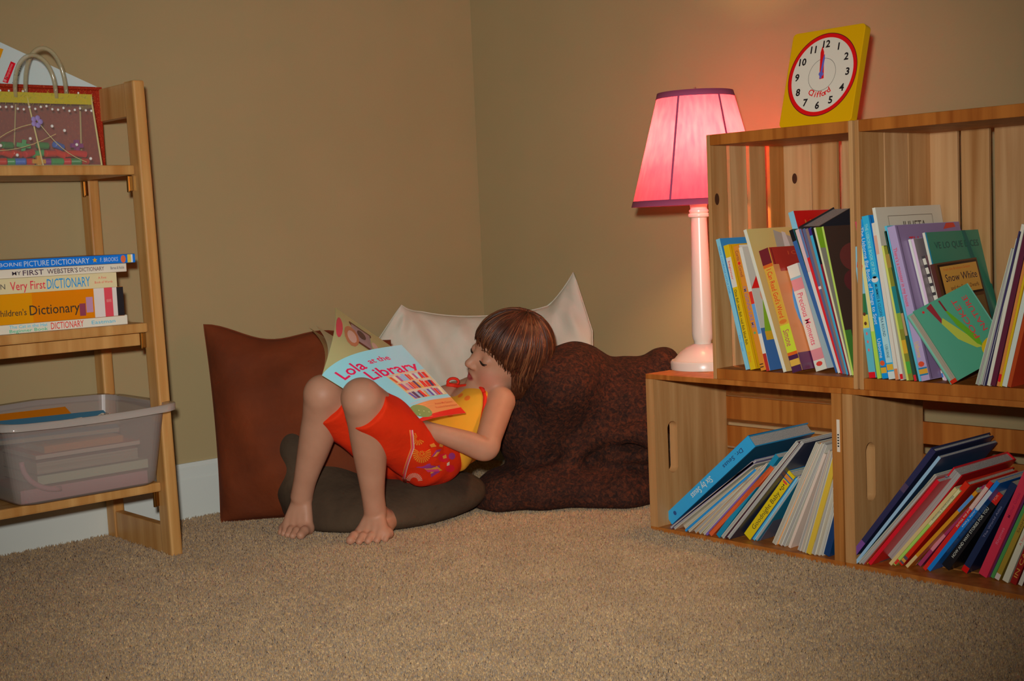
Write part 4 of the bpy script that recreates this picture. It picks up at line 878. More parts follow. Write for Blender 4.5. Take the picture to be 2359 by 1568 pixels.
    r_ = MB(); P = lambda u, v: onplane(u, v, 0, .1146)
    r_.add([P(6, 188), P(18, 192), P(36, 146), P(25, 141)], [(0, 1, 2, 3)]); obj('red_label', r_, CM((160, 10, 26)), t2)
    y_ = MB(); y_.add([P(-12, 150), P(0, 136), P(8, 113), P(-12, 108)], [(0, 1, 2, 3)]); obj('yellow_corner', y_, CM((190, 130, 10)), t2)
    tt = MB(); a, b = P(38, 195), P(50, 152); ax = (b - a).normalized(); ay = V((1, 0, 0)).cross(ax)
    put_text(tt, 'in Uno', lambda x, y: a + ax * x + ay * y + V((.0003, 0, 0)), 0, 0, .010, (b - a).length * 1.1)
    a2, b2 = P(10.5, 187.5), P(26.5, 147); ax2 = (b2 - a2).normalized(); ay2 = V((1, 0, 0)).cross(ax2)
    put_text(tt, '■ Manipulatives', lambda x, y: a2 + ax2 * x + ay2 * (y - .003) + V((.0004, 0, 0)), 0, 0, .0055, (b2 - a2).length, 1)
    obj('lettering', tt, [CM((60, 70, 70)), CM((200, 130, 130))], t2)
bag()

# ---- clear plastic bin with books
def bin_():
    z0 = .1484; XF_ = .333; XB = .075
    yr = onplane(372, 1128, 0, XF_ - .02).y; yl = onplane(45, 1172, 0, XF_ - .02).y
    zt = onplane(200, 960, 0, XF_).z; ya, yb = yl - .02, yr + .022
    t = thing('storage_bin', 'frosted clear plastic bin of books on the bottom board of the folding shelf', 'bin', ((XF_ + XB) / 2, (yl + yr) / 2, z0))
    mm = clear_mat('frosted_plastic', S(176, 164, 156), .58, .3); mr = clear_mat('frosted_plastic_rim', S(196, 186, 176), .72, .15)
    def ring(f, grow=0):                          # rounded rectangle, f = 0 bottom, 1 top
        x1 = XF_ - .022 * (1 - f) + grow; x0 = XB + .022 * (1 - f) - grow; a = ya + .022 * (1 - f) - grow; b = yb - .022 * (1 - f) + grow; r = .03 + .008 * f; P = []
        for cx, cy, a0 in ((x1 - r, b - r, 0), (x0 + r, b - r, 90), (x0 + r, a + r, 180), (x1 - r, a + r, 270)):
            for i in range(9): an = math.radians(a0 + 11.25 * i); P.append((cx + r * math.cos(an), cy + r * math.sin(an)))
        Q = []
        for i in range(len(P)):
            for k in range(4):
                p, q = P[i], P[(i + 1) % len(P)]; Q.append((p[0] + (q[0] - p[0]) * k / 4, p[1] + (q[1] - p[1]) * k / 4))
        return Q
    def ztop(x, y):
        fy = (y - (ya + yb) / 2) / ((yb - ya) / 2); fx = (x - (XF_ + XB) / 2) / ((XF_ - XB) / 2); e = max(abs(fy), 0)
        return zt + .004 * min(1, abs(fy) ** 2.2) + (.012 * max(0, 1 - abs(fy)) ** .5 if fx < -.8 else 0)
    mb = MB(); n = len(ring(0)); rows = []
    for f, dz in ((-.12, .006), (-.04, .001), (0.0, .0)):
        pass
    lv = [(0.0, -.018), (.02, -.006), (.06, 0), (.25, 0), (.5, 0), (.75, 0), (1, 0)]
    for f, g in lv:
        rg = ring(f, g); rows.append([V((x, y, z0 + f * (ztop(x, y) - z0))) for x, y in rg])
    vs = [p for r_ in rows for p in r_]; fs = [(i * n + k, i * n + (k + 1) % n, (i + 1) * n + (k + 1) % n, (i + 1) * n + k) for i in range(len(rows) - 1) for k in range(n)] + [tuple(range(n))[::-1]]
    mb.add(vs, fs); obj('bin_body', mb, mm, t, True)
    rm = MB(); r0 = ring(1); r1 = ring(1, .016)
    vs = [V((x, y, ztop(x, y))) for x, y in r0] + [V((x, y, ztop(x, y) + .001)) for x, y in r1] + [V((x, y, ztop(x, y) - .012)) for x, y in r1]
    rm.add(vs, [(k, (k + 1) % n, n + (k + 1) % n, n + k) for k in range(n)] + [(n + k, n + (k + 1) % n, 2 * n + (k + 1) % n, 2 * n + k) for k in range(n)]); obj('rim', rm, mr, t, True)
    # contents
    g = 'books in the plastic bin'; L_ = yr - yl
    items = [('pinkish magazine lying at the bottom of the plastic bin', .004, .034, .02, .96, (150, 110, 116), (160, 120, 110)), ('pale green paperback with a yellow corner, in the plastic bin', .040, .060, .14, .97, (140, 150, 130), (130, 140, 126)), ('thick grey book near the middle of the plastic bin', .064, .090, .14, .9, (128, 118, 110), (130, 124, 118)), ('white edged book with a red cover, upper in the plastic bin', .097, .106, .14, .92, (190, 176, 164), (150, 60, 40)), ('tan covered book beneath the top one in the plastic bin', .108, .124, .2, .8, (140, 90, 50), (140, 96, 50))]
    for lab, a, b, f0, f1, sp, cv in items:
        yA, yB = yl + L_ * f0, yl + L_ * f1
        book(lab, bm_((V((XF_ - .040, yB - .006, z0 + a * .84 + .001)), V((0, 0, 1)), V((-1, 0, 0)), V((0, -1, 0)))), (b - a) * .82, yB - yA - .012, .165, sp, cv, group=g, spine_in=(a in (.064,)))
    # top books, tilted towards the room so that their covers show above the rim
    T = lambda u, v, x: onplane(u, v, 0, x)
    for lab, a_, b_, x, dz, c, tx in (('orange covered picture book at the back of the plastic bin', (-40, 958), (150, 936), .115, .02, (190, 110, 14), None), ('blue covered book with title strips, uppermost in the plastic bin', (-60, 975), (238, 944), .20, .03, (40, 80, 100), 'Do You Want to Be')):
        P0, P1 = T(*a_, x), T(*b_, x); ax = (P1 - P0); L2 = ax.length; ax /= L2; ay = V((.92, 0, -.38)); ay = (ay - ax * ay.dot(ax)).normalized(); up = ax.cross(ay); up = -up if up.z < 0 else up
        zx = -ax; xx = up; yv = ay
        o = book(lab, bm_((P1 - up * .010, xx, yv, zx)), .010, L2, .075, c, c, group=g)
        if tx:
            q = MB(); G = lambda x_, y_: P0 + ax * x_ + ay * y_ + up * .0006
            q.add([G(.02, .045), G(.20, .020), G(.20, .036), G(.02, .064)], [(0, 1, 2, 3)]); q.add([G(.17, .060), G(.245, .012), G(.262, .020), G(.262, .060)], [(0, 1, 2, 3)]); obj('title_strip', q, CM((160, 150, 136)), o)
            w_ = MB(); s0, s1 = G(.03, .058), G(.20, .034); sx = (s1 - s0).normalized(); sy = up.cross(sx)
            put_text(w_, tx, lambda x_, y_: s0 + sx * x_ + sy * y_ + up * .0006, 0, .002, .010, (s1 - s0).length); s2, s3 = G(.19, .062), G(.258, .020); sx2 = (s3 - s2).normalized(); sy2 = up.cross(sx2)
            put_text(w_, 'My Frie', lambda x_, y_: s2 + sx2 * x_ + sy2 * y_ + up * .0006, 0, .002, .010, (s3 - s2).length); obj('title_lettering', w_, CM((50, 40, 36)), o)
            k = MB(); k.add([G(.0, .05), G(.22, .036), G(.17, .062), G(.0, .07)], [(0, 1, 2, 3)]); obj('cover_picture', k, CM((90, 40, 26)), o)
    q = MB(); pts = [V((XF_ - .026, yl + .012 + .07 * (1 - math.cos(a)), z0 + .025 + .06 * (1 - math.sin(a)))) for a in [i * .157 for i in range(11)]]
    q.tube(pts, .005, 8); 
    single('pink_ribbon', q, CM((170, 120, 130)), 'curved pink strap pressed against the front of the plastic bin', 'strap', pts[0], smooth=True)
    # dark box beyond the bin, at the frame's left edge
    single('storage_box', MB().box((.09, yl - .20, z0), (.27, yl - .035, z0 + .10)), CM((26, 26, 24)), 'dark box on the bottom shelf left of the plastic bin', 'box', (.18, yl - .12, z0), bevel=.003)
bin_()
# ================================================================== CUSHIONS
m_suede = noisy('rust_brown_suede', [(.3, O(62, 25, 7, .38)), (.7, O(80, 33, 10, .38))], (9, 9, 9), 5, .85, .25, 60, bdist=.006)
m_olive = noisy('dark_olive_cotton', [(.3, O(37, 28, 19, .34)), (.7, O(50, 38, 26, .34))], (12, 12, 12), 4, .9, .35, 45, bdist=.008)
m_white = noisy('white_cotton', [(.3, S(206, 200, 180)), (.7, S(220, 214, 196))], (7, 7, 7), 3, .85, .2, 30, bdist=.01)
m_bagf = noisy('mottled_brown_plush', [(.34, O(22, 11, 8, .46)), (.5, O(40, 19, 11, .46)), (.68, O(62, 29, 14, .46))], (130, 130, 130), 6, .9, .5, 200, bdist=.006, dist=.8)
CR_ = RT.copy()                                  # the camera's level right, used as a room direction along the corner's diagonal
def cushion(name, label, cat, mat, fn, wd_, ht, T, puff=.5, wr=None, n=64, ears=.035, parts=()):
    """two-sided pillow: fn(a, b, off) -> point, a and b in -1..1 across the face, off along its normal"""
    def prof(a, b): return T * max(0, (1 - abs(a) ** 2.6)) ** puff * max(0, (1 - abs(b) ** 2.6)) ** puff
    def edge(a, b):                              # seams curve in between the corners
        return a * (1 - ears * (1 - b * b)), b * (1 - ears * (1 - a * a))
    mb = MB()
    for sg in (1, -1):
        def G(u, v):
            a, b = math.sin((2 * u - 1) * math.pi / 2), math.sin((2 * v - 1) * math.pi / 2); A, B = edge(a, b)
            w = wr(A, B, sg) * min(1, (1 - a * a) * 4) * min(1, (1 - b * b) * 4) if wr else 0
            return fn(A, B, sg * prof(a, b) + w)
        mb.grid(G, n, n, 0, flip=(sg < 0))
    me = mb.mesh(name); bm = bmesh.new(); bm.from_mesh(me); bmesh.ops.remove_doubles(bm, verts=bm.verts, dist=1e-5); bmesh.ops.recalc_face_normals(bm, faces=bm.faces); bm.to_mesh(me); bm.free()
    zs = [v.co.z for v in me.vertices]; c = sum((v.co for v in me.vertices), V()) / len(me.vertices)
    t = thing(name, label, cat, (c.x, c.y, min(zs)))
    obj('cushion_body', me, mat, t, True)
    rim = []
    for a0, b0, a1, b1 in ((-1, -1, 1, -1), (1, -1, 1, 1), (1, 1, -1, 1), (-1, 1, -1, -1)):
        for i in range(24): s_ = i / 24; rim.append(fn(*edge(a0 + (a1 - a0) * s_, b0 + (b1 - b0) * s_), 0))
    obj('seam_piping', MB().tube(rim, .0022, 6, 0, True), mat, t, True)
    return t
# rust brown square cushion standing against the left wall
NB = V((RT.y, -RT.x, 0)).normalized()            # towards the viewer, level
bl = fl(505, 1212)
def brown(a, b, off):
    c = bl + CR_ * .202 + NB * -.035
    up = V((0, 0, 1)); lean = NB * -.14
    p = c + CR_ * (a * .205) + (up * .99 + lean) * (b * .212 + .214) + NB * off
    p += CR_ * (-.012 * (b + 1)) + V((0, 0, -.030 * max(0, b) * (a + 1) / 2)) + V((0, 0, .012 * math.sin(5 * a) * (b > 0) * b))
    p.x = max(p.x, .018); p.z = max(p.z, .001); return p
cushion('square_cushion', 'rust brown square cushion standing upright against the left wall beside the shelf', 'cushion', m_suede, brown, .4, .43, .080, .5,
        lambda a, b, s_: .004 * math.sin(9 * a + 4 * b) + .003 * math.sin(14 * b - 5 * a))
# white bed pillow slumped in the corner
def white(a, b, off):
    c = V((.272, -.232, .258)); R_ = V((.66, .75, 0)).normalized(); Nn = V((R_.y, -R_.x, 0))
    zz_ = b * .185 + (.030 if b > 0 else 0) * (abs(a) ** 3) * b - .035 * (1 - a * a) * max(b, 0)
    bend = .085 * a * a
    p = c + R_ * (a * .262) + V((0, 0, 1)) * zz_ + Nn * (off + bend - .03 - .05 * max(b, 0))
    if a > .6 and b > .5:                        # the right corner pinched up into an ear
        k = (a - .6) / .4 * (b - .5) / .5; p += V((0, 0, .030 * k)) - R_ * .045 * k
    if a < -.6 and b > .5:
        k = (-a - .6) / .4 * (b - .5) / .5; p += V((0, 0, -.030 * k)) + R_ * .065 * k
    p.x = max(p.x, .017); p.y = min(p.y, -.017); p.z = max(p.z, .002); return p
wp = cushion('bed_pillow', 'white cotton pillow slumped into the room corner with its corners poking up', 'pillow', m_white, white, .5, .4, .07, .5,
             lambda a, b, s_: .006 * math.sin(13 * a + 6 * b) + .004 * math.sin(22 * a - 7 * b) + .003 * math.sin(31 * a + 11 * b), n=80)
# plush brown bean bag
def blob(u, v, d): return dep(u, v, d)
AX = (RT.normalized(), V((0, 0, 1)), V((FW.x, FW.y, 0)).normalized())
def beanbag():
    F_ = Field((.28, -.62, -.02), (.93, -.01, .42), .0055)
    E_ = lambda u, v, d, r, k=.05: F_.ell(blob(u, v, d), r, AX, k)
    E_(1295, 925, 3.05, (.125, .118, .13)); E_(1350, 876, 3.04, (.085, .080, .10), .03); E_(1225, 985, 3.02, (.09, .105, .10)); E_(1292, 890, 2.97, (.080, .080, .11), .07); E_(1430, 935, 3.03, (.105, .085, .12)); E_(1500, 930, 3.03, (.05, .07, .10))
    E_(1475, 858, 3.05, (.075, .040, .075), .02); E_(1530, 832, 3.05, (.045, .036, .06), .03)
    E_(1260, 1125, 2.99, (.165, .070, .115), .018); E_(1420, 1130, 3.0, (.115, .075, .13), .04); E_(1150, 1150, 2.97, (.065, .045, .08), .03)
    E_(1440, 1045, 2.97, (.075, .022, .06), .012)
    E_(1400, 1060, 3.03, (.14, .08, .09), .03)
    F_.chain([blob(1300, 1085, 2.94), blob(1345, 1030, 2.93), blob(1400, 1000, 2.92), blob(1490, 1002, 2.90)], [.012, .018, .020, .022], .03)
    F_.cone(blob(1335, 1060, 2.88), blob(1500, 1040, 2.86), .006, .012, .022, 's'); F_.cone(blob(1120, 1062, 2.86), blob(1330, 1060, 2.86), .004, .010, .03, 's')
    F_.ell(blob(1418, 790, 2.98), (.030, .042, .10), AX, .02, 's')
    F_.wave(lambda X, Y, Z: .004 * np.sin(22 * X + 9 * Z) * np.sin(17 * Y - 25 * Z + 1) + .0025 * np.sin(48 * (X + Y) + 20 * Z) + .0015 * np.sin(90 * X - 60 * Z))
    F_.half((.5, -.3, .002), (0, 0, -1), .02); F_.half((.5, -.02, .1), (0, 1, 0), .02); F_.half((CRX - .006, -.3, .1), (1, 0, 0), .01)
    me = F_.mesh('bean_bag', 3); o = obj('bean_bag', me, m_bagf, None, True)
    origin_to(o, (.68, -.28, 0)); tag(o, 'big mottled dark brown plush bean bag slouched in the corner left of the crates', 'bean bag'); return o
beanbag()
def floorpillow():
    F_ = Field((.12, -.88, -.02), (.72, -.33, .36), .0055)
    E_ = lambda u, v, d, r, k=.04: F_.ell(blob(u, v, d), r, AX, k)
    E_(870, 1180, 2.90, (.165, .075, .15)); E_(1000, 1135, 2.93, (.115, .052, .12)); E_(690, 1065, 2.97, (.058, .125, .11), .05); E_(760, 1150, 2.93, (.085, .09, .12), .05)
    E_(800, 1185, 2.875, (.10, .06, .10))
    F_.wave(lambda X, Y, Z: .004 * np.sin(40 * Z + 12 * X) * np.sin(9 * (X + Y)) + .002 * np.sin(75 * Z - 30 * Y))
    F_.half((.5, -.3, .002), (0, 0, -1), .025)
    me = F_.mesh('floor_cushion', 3); o = obj('floor_cushion', me, m_olive, None, True)
    origin_to(o, (.42, -.6, 0)); tag(o, 'dark olive floor cushion that the child sits on, curled up at its left', 'cushion'); return o
floorpillow()

# ================================================================== CHILD
m_skin = noisy('skin', [(.3, S(190, 138, 109)), (.7, S(198, 147, 118))], (25, 25, 25), 3, .5, spec=.3)
m_skin.node_tree.nodes['Principled BSDF'].inputs['Subsurface Weight'].default_value = .12
m_skin.node_tree.nodes['Principled BSDF'].inputs['Subsurface Radius'].default_value = (.012, .005, .003)
cx_, cy_, cz_ = RT.copy(), UPV.copy(), -FW      # level camera axes used to set the head's turn
def cam_dir(x, y, z): return (cx_ * x + cy_ * y + cz_ * z).normalized()
HF = cam_dir(-.86, .06, .48); HU0 = cam_dir(.335, .865, .37); HL = HU0.cross(HF).normalized(); HU = HF.cross(HL).normalized()
HC = dep(1171, 812, 2.93); HS = .935
def hp(f, l, u): return HC + (HF * f + HL * l + HU * u) * HS
J = dict(kL=dep(833, 917, 2.600), aL=dep(864, 1176, 2.722), kR=dep(745, 908, 2.700), aR=dep(695, 1143, 2.795),
         hL=dep(975, 1048, 2.805), hR=dep(925, 1045, 2.90), pel=dep(985, 1052, 2.86), wai=dep(1045, 1003, 2.91), che=dep(1082, 957, 2.94), nek=dep(1142, 905, 2.965),
         sL=dep(1153, 925, 2.895), eL=dep(1118, 1033, 2.79), wL=dep(985, 989, 2.738), sR=dep(1085, 900, 3.02), eR=dep(995, 925, 2.93), wR=dep(915, 880, 2.80))
def legs(F_):
    for s_ in 'LR':
        k, a, h_ = J['k' + s_], J['a' + s_], J['h' + s_]
        F_.cone(h_, k, .058, .040, .008)
        back = (h_ - k); back.z = 0; back.normalize(); kc = k + V((0, 0, -.002))
        P = [(k, .0400), (k.lerp(a, .10) + back * .002, .0380), (k.lerp(a, .22) + back * .006, .0370), (k.lerp(a, .36) + back * .008, .0368), (k.lerp(a, .52) + back * .006, .0330), (k.lerp(a, .70) + back * .002, .0272), (k.lerp(a, .86), .0235), (a, .0232)]
        F_.chain([p for p, r in P], [r for p, r in P])
        F_.ell(k + (k - h_).normalized() * .012 + V((0, 0, -.010)), (.028, .028, .034), None, .008)      # kneecap
def foot(F_, a, toe, heel, s_):
    hz_ = max(.022, heel.z); d = (toe - heel); d.z = 0; L_ = d.length; d /= L_; sd = V((d.y, -d.x, 0)); sd = sd if (sd.dot(RT) > 0) == (s_ == 'L') else -sd    # towards the little toe
    H_ = V((heel.x, heel.y, hz_)); F_.ell(H_ + V((0, 0, .002)), (.021, .021, .024), None, .004); F_.cone(H_ + V((0, 0, .006)), a, .0195, .0205, .004)
    b = H_ + d * (L_ * .60); b.z = .015
    F_.cone(H_ + sd * .006, b + sd * .020, .018, .0145, .004); F_.cone(H_ - sd * .006, b - sd * .016, .018, .0160, .004)
    for o in (-.020, -.007, .006, .019): F_.cone(a + sd * o * .45 + V((0, 0, -.006)), b + sd * o * 1.15 + V((0, 0, .006 - abs(o) * .12)), .0165 - abs(o) * .22, .0135, .004)
    F_.cone(b - sd * .022, b + sd * .028 - d * .008, .0160, .0130, .004)
    for i, (o, ln, r) in enumerate(((-.0285, .038, .0100), (-.0105, .037, .0081), (.0050, .033, .0078), (.0195, .027, .0074), (.0320, .020, .0070))):
        p0 = b + sd * o + d * (.004 - .004 * max(0, i - 1)); p0.z = .0145
        p1 = p0 + d * ln * .55 + sd * o * .03; p1.z = .0150; p2 = p0 + d * ln + sd * o * .03; p2.z = r * .95
        F_.cone(p0, p1, r, r * .95, .006); F_.cone(p1, p2, r * .95, r * .92, .003)
def hand(F_, w, pdir, ndir, side, curl):
    """palm along pdir, ndir out of the palm's inner face, side towards the thumb"""
    p1 = w + pdir * .046
    for o in (-.016, -.005, .006, .017): F_.cone(w + side * o * .6 + pdir * .008, p1 + side * o, .0105, .0092, .010)
    for i, (o, ln) in enumerate(((.018, .040), (.006, .046), (-.006, .043), (-.017, .034))):
        a = p1 + side * o; dr = pdir.copy(); r = .0072 - .0004 * i
        for sgm in range(3):
            dr = (dr + ndir * curl * (.55 if sgm else .3)).normalized(); b = a + dr * ln * (.42, .33, .25)[sgm]; F_.cone(a, b, r, r * .92, .0025); a = b; r *= .92
    a = w + side * .016 + pdir * .012; m = a + (side * .8 + pdir * .8 + ndir * .35).normalized() * .026; b = m + (pdir + ndir * .4).normalized() * .020
    F_.cone(a, m, .0095, .0080, .008); F_.cone(m, b, .0080, .0068, .003)
def body_field():
    F_ = Field((.30, -.93, -.012), (.76, -.27, .50), .0025)
    # trunk
    lat = (J['sL'] - J['sR']).normalized(); spine = (J['nek'] - J['pel']).normalized(); front = spine.cross(lat).normalized()
    if front.dot(HF) < 0: front = -front
    ax = (lat, front, spine)
    F_.ell(J['pel'], (.080, .062, .070), ax, .01); F_.ell(J['wai'], (.074, .060, .075), ax, .015); F_.ell(J['che'], (.080, .058, .080), ax, .015)
    F_.cone(J['che'] + spine * .03, J['nek'], .055, .034, .03)
    for s_ in 'LR': F_.cone(J['nek'] + (J['s' + s_] - J['nek']) * .3, J['s' + s_], .032, .031, .015)
    F_.cone(J['nek'], hp(-.025, 0, -.06), .033, .035, .018)
    legs(F_)
    for s_, tz, hz in (('L', (838, 1257), (890, 1200, 2.765)), ('R', (668, 1240), (709, 1168, 2.835))):
        foot(F_, J['a' + s_], fl(*tz), dep(*hz), s_)
    for s_ in 'LR':
        s, e, w = J['s' + s_], J['e' + s_], J['w' + s_]; m = s.lerp(e, .4)
        F_.chain([s, m, s.lerp(e, .75), e, e.lerp(w, .3), e.lerp(w, .7), w], [.0315, .0295, .0275, .0262, .0245, .0198, .0165], .005)
    pd = (J['wL'] - J['eL']).normalized(); sp = (dep(940, 985, 2.70) - dep(742, 862, 2.62)).normalized()
    hand(F_, J['wL'], (pd - FW * -.0).normalized(), (sp * -1 + FW * -.3).normalized(), (-FW).normalized(), .55)
    pdr = (J['wR'] - J['eR']).normalized(); hand(F_, J['wR'], pdr, V((0, 0, -1)), cam_dir(-.3, 0, -.9), .7)
    # head
    hx = (HF, HL, HU); e = lambda c, r, k: F_.ell(hp(*c), [q * HS for q in r], hx, k)
    e((-.010, 0, .020), (.088, .069, .078), .01); e((.024, 0, -.030), (.060, .054, .060), .03); e((.048, 0, -.070), (.030, .032, .026), .025); e((.068, 0, -.086), (.013, .015, .011), .016)
    for s_ in (1, -1):
        e((.046, s_ * .034, -.046), (.026, .022, .026), .018); e((-.012, s_ * .070, -.018), (.013, .006, .021), .006)
    for s_ in (1, -1): e((.088, s_ * .030, -.008), (.013, .014, .010), .012) if False else F_.ell(hp(.094, s_ * .029, -.006), (.016, .014, .011), hx, .012, 's')
    for s_ in (1, -1): e((.0675, s_ * .030, -.008), (.0125, .0140, .0125), .004)
    F_.cone(hp(.078, 0, -.004), hp(.094, 0, -.028), .0070, .0085, .012); e((.0955, 0, -.032), (.0095, .0090, .0080), .006)
    for s_ in (1, -1): e((.087, s_ * .0095, -.036), (.0075, .0055, .0055), .005)
    e((.0795, 0, -.0585), (.0085, .0175, .0062), .005); e((.0775, 0, -.0695), (.0085, .0150, .0062), .005)
    F_.cone(hp(.090, -.012, -.0640), hp(.090, .012, -.0640), .0030, .0030, .003, 's'); F_.ell(hp(.088, 0, -.0645), (.008, .009, .0040), hx, .002, 's')
    return F_
def child():
    t = thing('child', 'barefoot child in orange red shorts lying back and reading a picture book', 'person', (J['pel'].x, J['pel'].y, 0))
    F_ = body_field(); me = F_.mesh('body', 1)
    body = obj('body', me, [m_skin], t, True)
    inv = WMAT[t.name]; iw0 = inv.inverted()
    hm = Matrix((HF, HL, HU)).transposed().to_euler()
    for c, r, colr, edge in (((.082, 0, -.0640), (.017, .0175, .0105), S(168, 66, 66), .30), ((.052, .040, -.046), (.045, .030, .030), S(206, 122, 104), .9), ((.052, -.040, -.046), (.045, .030, .030), S(206, 122, 104), .9)):
        N = m_skin.node_tree; bs_ = N.nodes['Principled BSDF']; src = bs_.inputs['Base Color'].links[0].from_socket
        tc = N.nodes.new('ShaderNodeTexCoord'); mp = N.nodes.new('ShaderNodeMapping'); mp.vector_type = 'TEXTURE'
        mp.inputs['Location'].default_value = iw0 @ hp(*c); mp.inputs['Rotation'].default_value = hm; mp.inputs['Scale'].default_value = [q * HS for q in r]
        gr = N.nodes.new('ShaderNodeTexGradient'); gr.gradient_type = 'SPHERICAL'; mr = N.nodes.new('ShaderNodeMapRange'); mr.inputs['From Max'].default_value = edge; mr.inputs['To Max'].default_value = .95 if edge < .5 else .75
        mx = N.nodes.new('ShaderNodeMix'); mx.data_type = 'RGBA'
        N.links.new(tc.outputs['Object'], mp.inputs['Vector']); N.links.new(mp.outputs[0], gr.inputs[0]); N.links.new(gr.outputs['Fac'], mr.inputs['Value']); N.links.new(mr.outputs[0], mx.inputs['Factor'])
        N.links.new(src, mx.inputs['A']); mx.inputs['B'].default_value = (*colr, 1); N.links.new(mx.outputs['Result'], bs_.inputs['Base Color'])
    # lash lines, a glimpse of the eye and brows
    bv = bvh_of(me); iw = inv.inverted()
    def on(f, l, u, off):                         # drop a point of the face's front plane onto the skin
        o_ = hp(f + .05, l, u); h_ = bv.ray_cast(iw @ o_, -HF); return (inv @ h_[0]) + HF * off if h_[0] else hp(f, l, u)
    for s_ in (1, -1):
        q = MB(); q.tube([on(.09, s_ * (.018 + .024 * i / 10), -.0130 - .0035 * math.sin(math.pi * i / 10) + .002 * i / 10, .0008) for i in range(11)], [.0007 + .0017 * math.sin(math.pi * (i + .6) / 11.2) for i in range(11)], 6)
        obj('eyelashes', q, M('dark_lashes', S(40, 24, 18), .6), t, True)
        q = MB(); q.tube([on(.09, s_ * (.021 + .017 * i / 8), -.0166 - .0022 * math.sin(math.pi * i / 8), .0002) for i in range(9)], [.0003 + .0008 * math.sin(math.pi * (i + .5) / 9) for i in range(9)], 6)
        obj('eye', q, M('dark_eye', S(52, 40, 40), .2), t, True)
        q = MB(); q.tube([on(.09, s_ * (.014 + .030 * i / 10), .0120 + .005 * math.sin(math.pi * i / 10) - .003 * i / 10, .0004) for i in range(11)], [.0006 + .0012 * math.sin(math.pi * (i + .8) / 11.6) for i in range(11)], 6)
        obj('eyebrow', q, M('brown_brow', S(120, 78, 52), .7), t, True)
        q = MB(); q.tube([on(.09, s_ * .0062, -.0405, -.0004), on(.09, s_ * .0092, -.0402, -.0004)], .0013, 6); obj('nostril', q, M('nostril_skin', S(120, 60, 46), .7), t, True)
    # ---------------- clothes
    lat = (J['sL'] - J['sR']).normalized(); spine = (J['nek'] - J['pel']).normalized(); front = spine.cross(lat).normalized()
    if front.dot(HF) < 0: front = -front
    ax = (lat, front, spine)
    m_red = noisy('orange_red_cotton', [(.3, O(182, 34, 0, .32)), (.7, O(194, 42, 2, .32))], (14, 14, 14), 3, .85, .3, 40, bdist=.006)
    S_ = Field((.34, -.90, -.01), (.74, -.36, .40), .003)
    S_.ell(J['pel'], (.084, .064, .068), ax, .01)
    S_.ell(J['pel'] + V((0, 0, -.012)) + (J['kL'] - J['hL']).normalized() * .035, (.082, .060, .060), ax, .012)
    for s_ in 'LR':
        k, h_ = J['k' + s_], J['h' + s_]; m = k.lerp(h_, .45) + V((0, 0, -.010)); S_.chain([h_ + V((0, 0, -.006)), m, k.lerp(h_, .22) + V((0, 0, -.012)), k.lerp(h_, .02) + V((0, 0, -.010))], [.059, .059, .053, .046], .008)
    S_.wave(lambda X, Y, Z: .0022 * np.sin(60 * X + 35 * Y + 20 * Z) * np.sin(30 * Y - 40 * Z) + .0012 * np.sin(110 * X - 70 * Z))
    for s_ in 'LR':
        k, h_ = J['k' + s_], J['h' + s_]; d = (k - h_).normalized(); p = k.lerp(h_, .07)
        sl, (X, Y, Z) = S_.sub(p - V((.075, .075, .075)), p + V((.075, .075, .075)))
        dd = (X - p.x) * d.x + (Y - p.y) * d.y + (Z - p.z) * d.z; S_.F[sl] = np.maximum(S_.F[sl], dd - 0)
    S_.half(J['pel'] + spine * .055, spine, .006); S_.half((0, 0, .012), (0, 0, -1), .01)
    shorts = S_.mesh('shorts', 2); so = obj('shorts', shorts, m_red, t, True)
    bs = bvh_of(shorts)
    # yellow dotted top
    m_top = bpy.data.materials.new('yellow_dotted_cotton'); m_top.use_nodes = True; Lk = m_top.node_tree.links; b = m_top.node_tree.nodes['Principled BSDF']; b.inputs['Roughness'].default_value = .85
    tc = nd(m_top, 'ShaderNodeTexCoord'); vo = nd(m_top, 'ShaderNodeTexVoronoi'); vo.inputs['Scale'].default_value = 36; vo.inputs['Randomness'].default_value = .55
    r = ramp(m_top, [(.0, O(196, 92, 18, .30)), (.22, O(200, 100, 20, .30)), (.27, O(206, 146, 30, .30)), (1, O(206, 148, 34, .30))]); Lk.new(tc.outputs['Object'], vo.inputs['Vector']); Lk.new(vo.outputs['Distance'], r.inputs['Fac']); Lk.new(r.outputs['Color'], b.inputs['Base Color'])
    T_ = Field((.34, -.70, .02), (.70, -.27, .42), .003)
    T_.ell(J['pel'] + spine * .03, (.086, .069, .075), ax, .01); T_.ell(J['wai'], (.082, .067, .082), ax, .015); T_.ell(J['che'], (.083, .063, .084), ax, .012); T_.cone(J['che'] + spine * .03, J['nek'] - spine * .01, .060, .042, .015)
    T_.wave(lambda X, Y, Z: .002 * np.sin(50 * X - 45 * Y + 30 * Z) + .0015 * np.sin(80 * Z + 40 * X))
    T_.half(J['nek'] - spine * .004 + front * .02, (spine - front * .25), .004); T_.half(J['pel'] + spine * .025, -spine, .006)
    top = T_.mesh('top', 2); to = obj('top', top, m_top, t, True); bt = bvh_of(top)
    def drape(bv_, px, d0=2.4, off=.0022, dirv=None):   # lay a point on the cloth seen in that direction
        o_ = iw @ CAM; d = (iw.to_3x3() @ ray(*px)).normalized(); h_ = bv_.ray_cast(o_, d)
        return None if h_[0] is None else (inv @ h_[0]) + (inv.to_3x3() @ h_[1]).normalized() * off
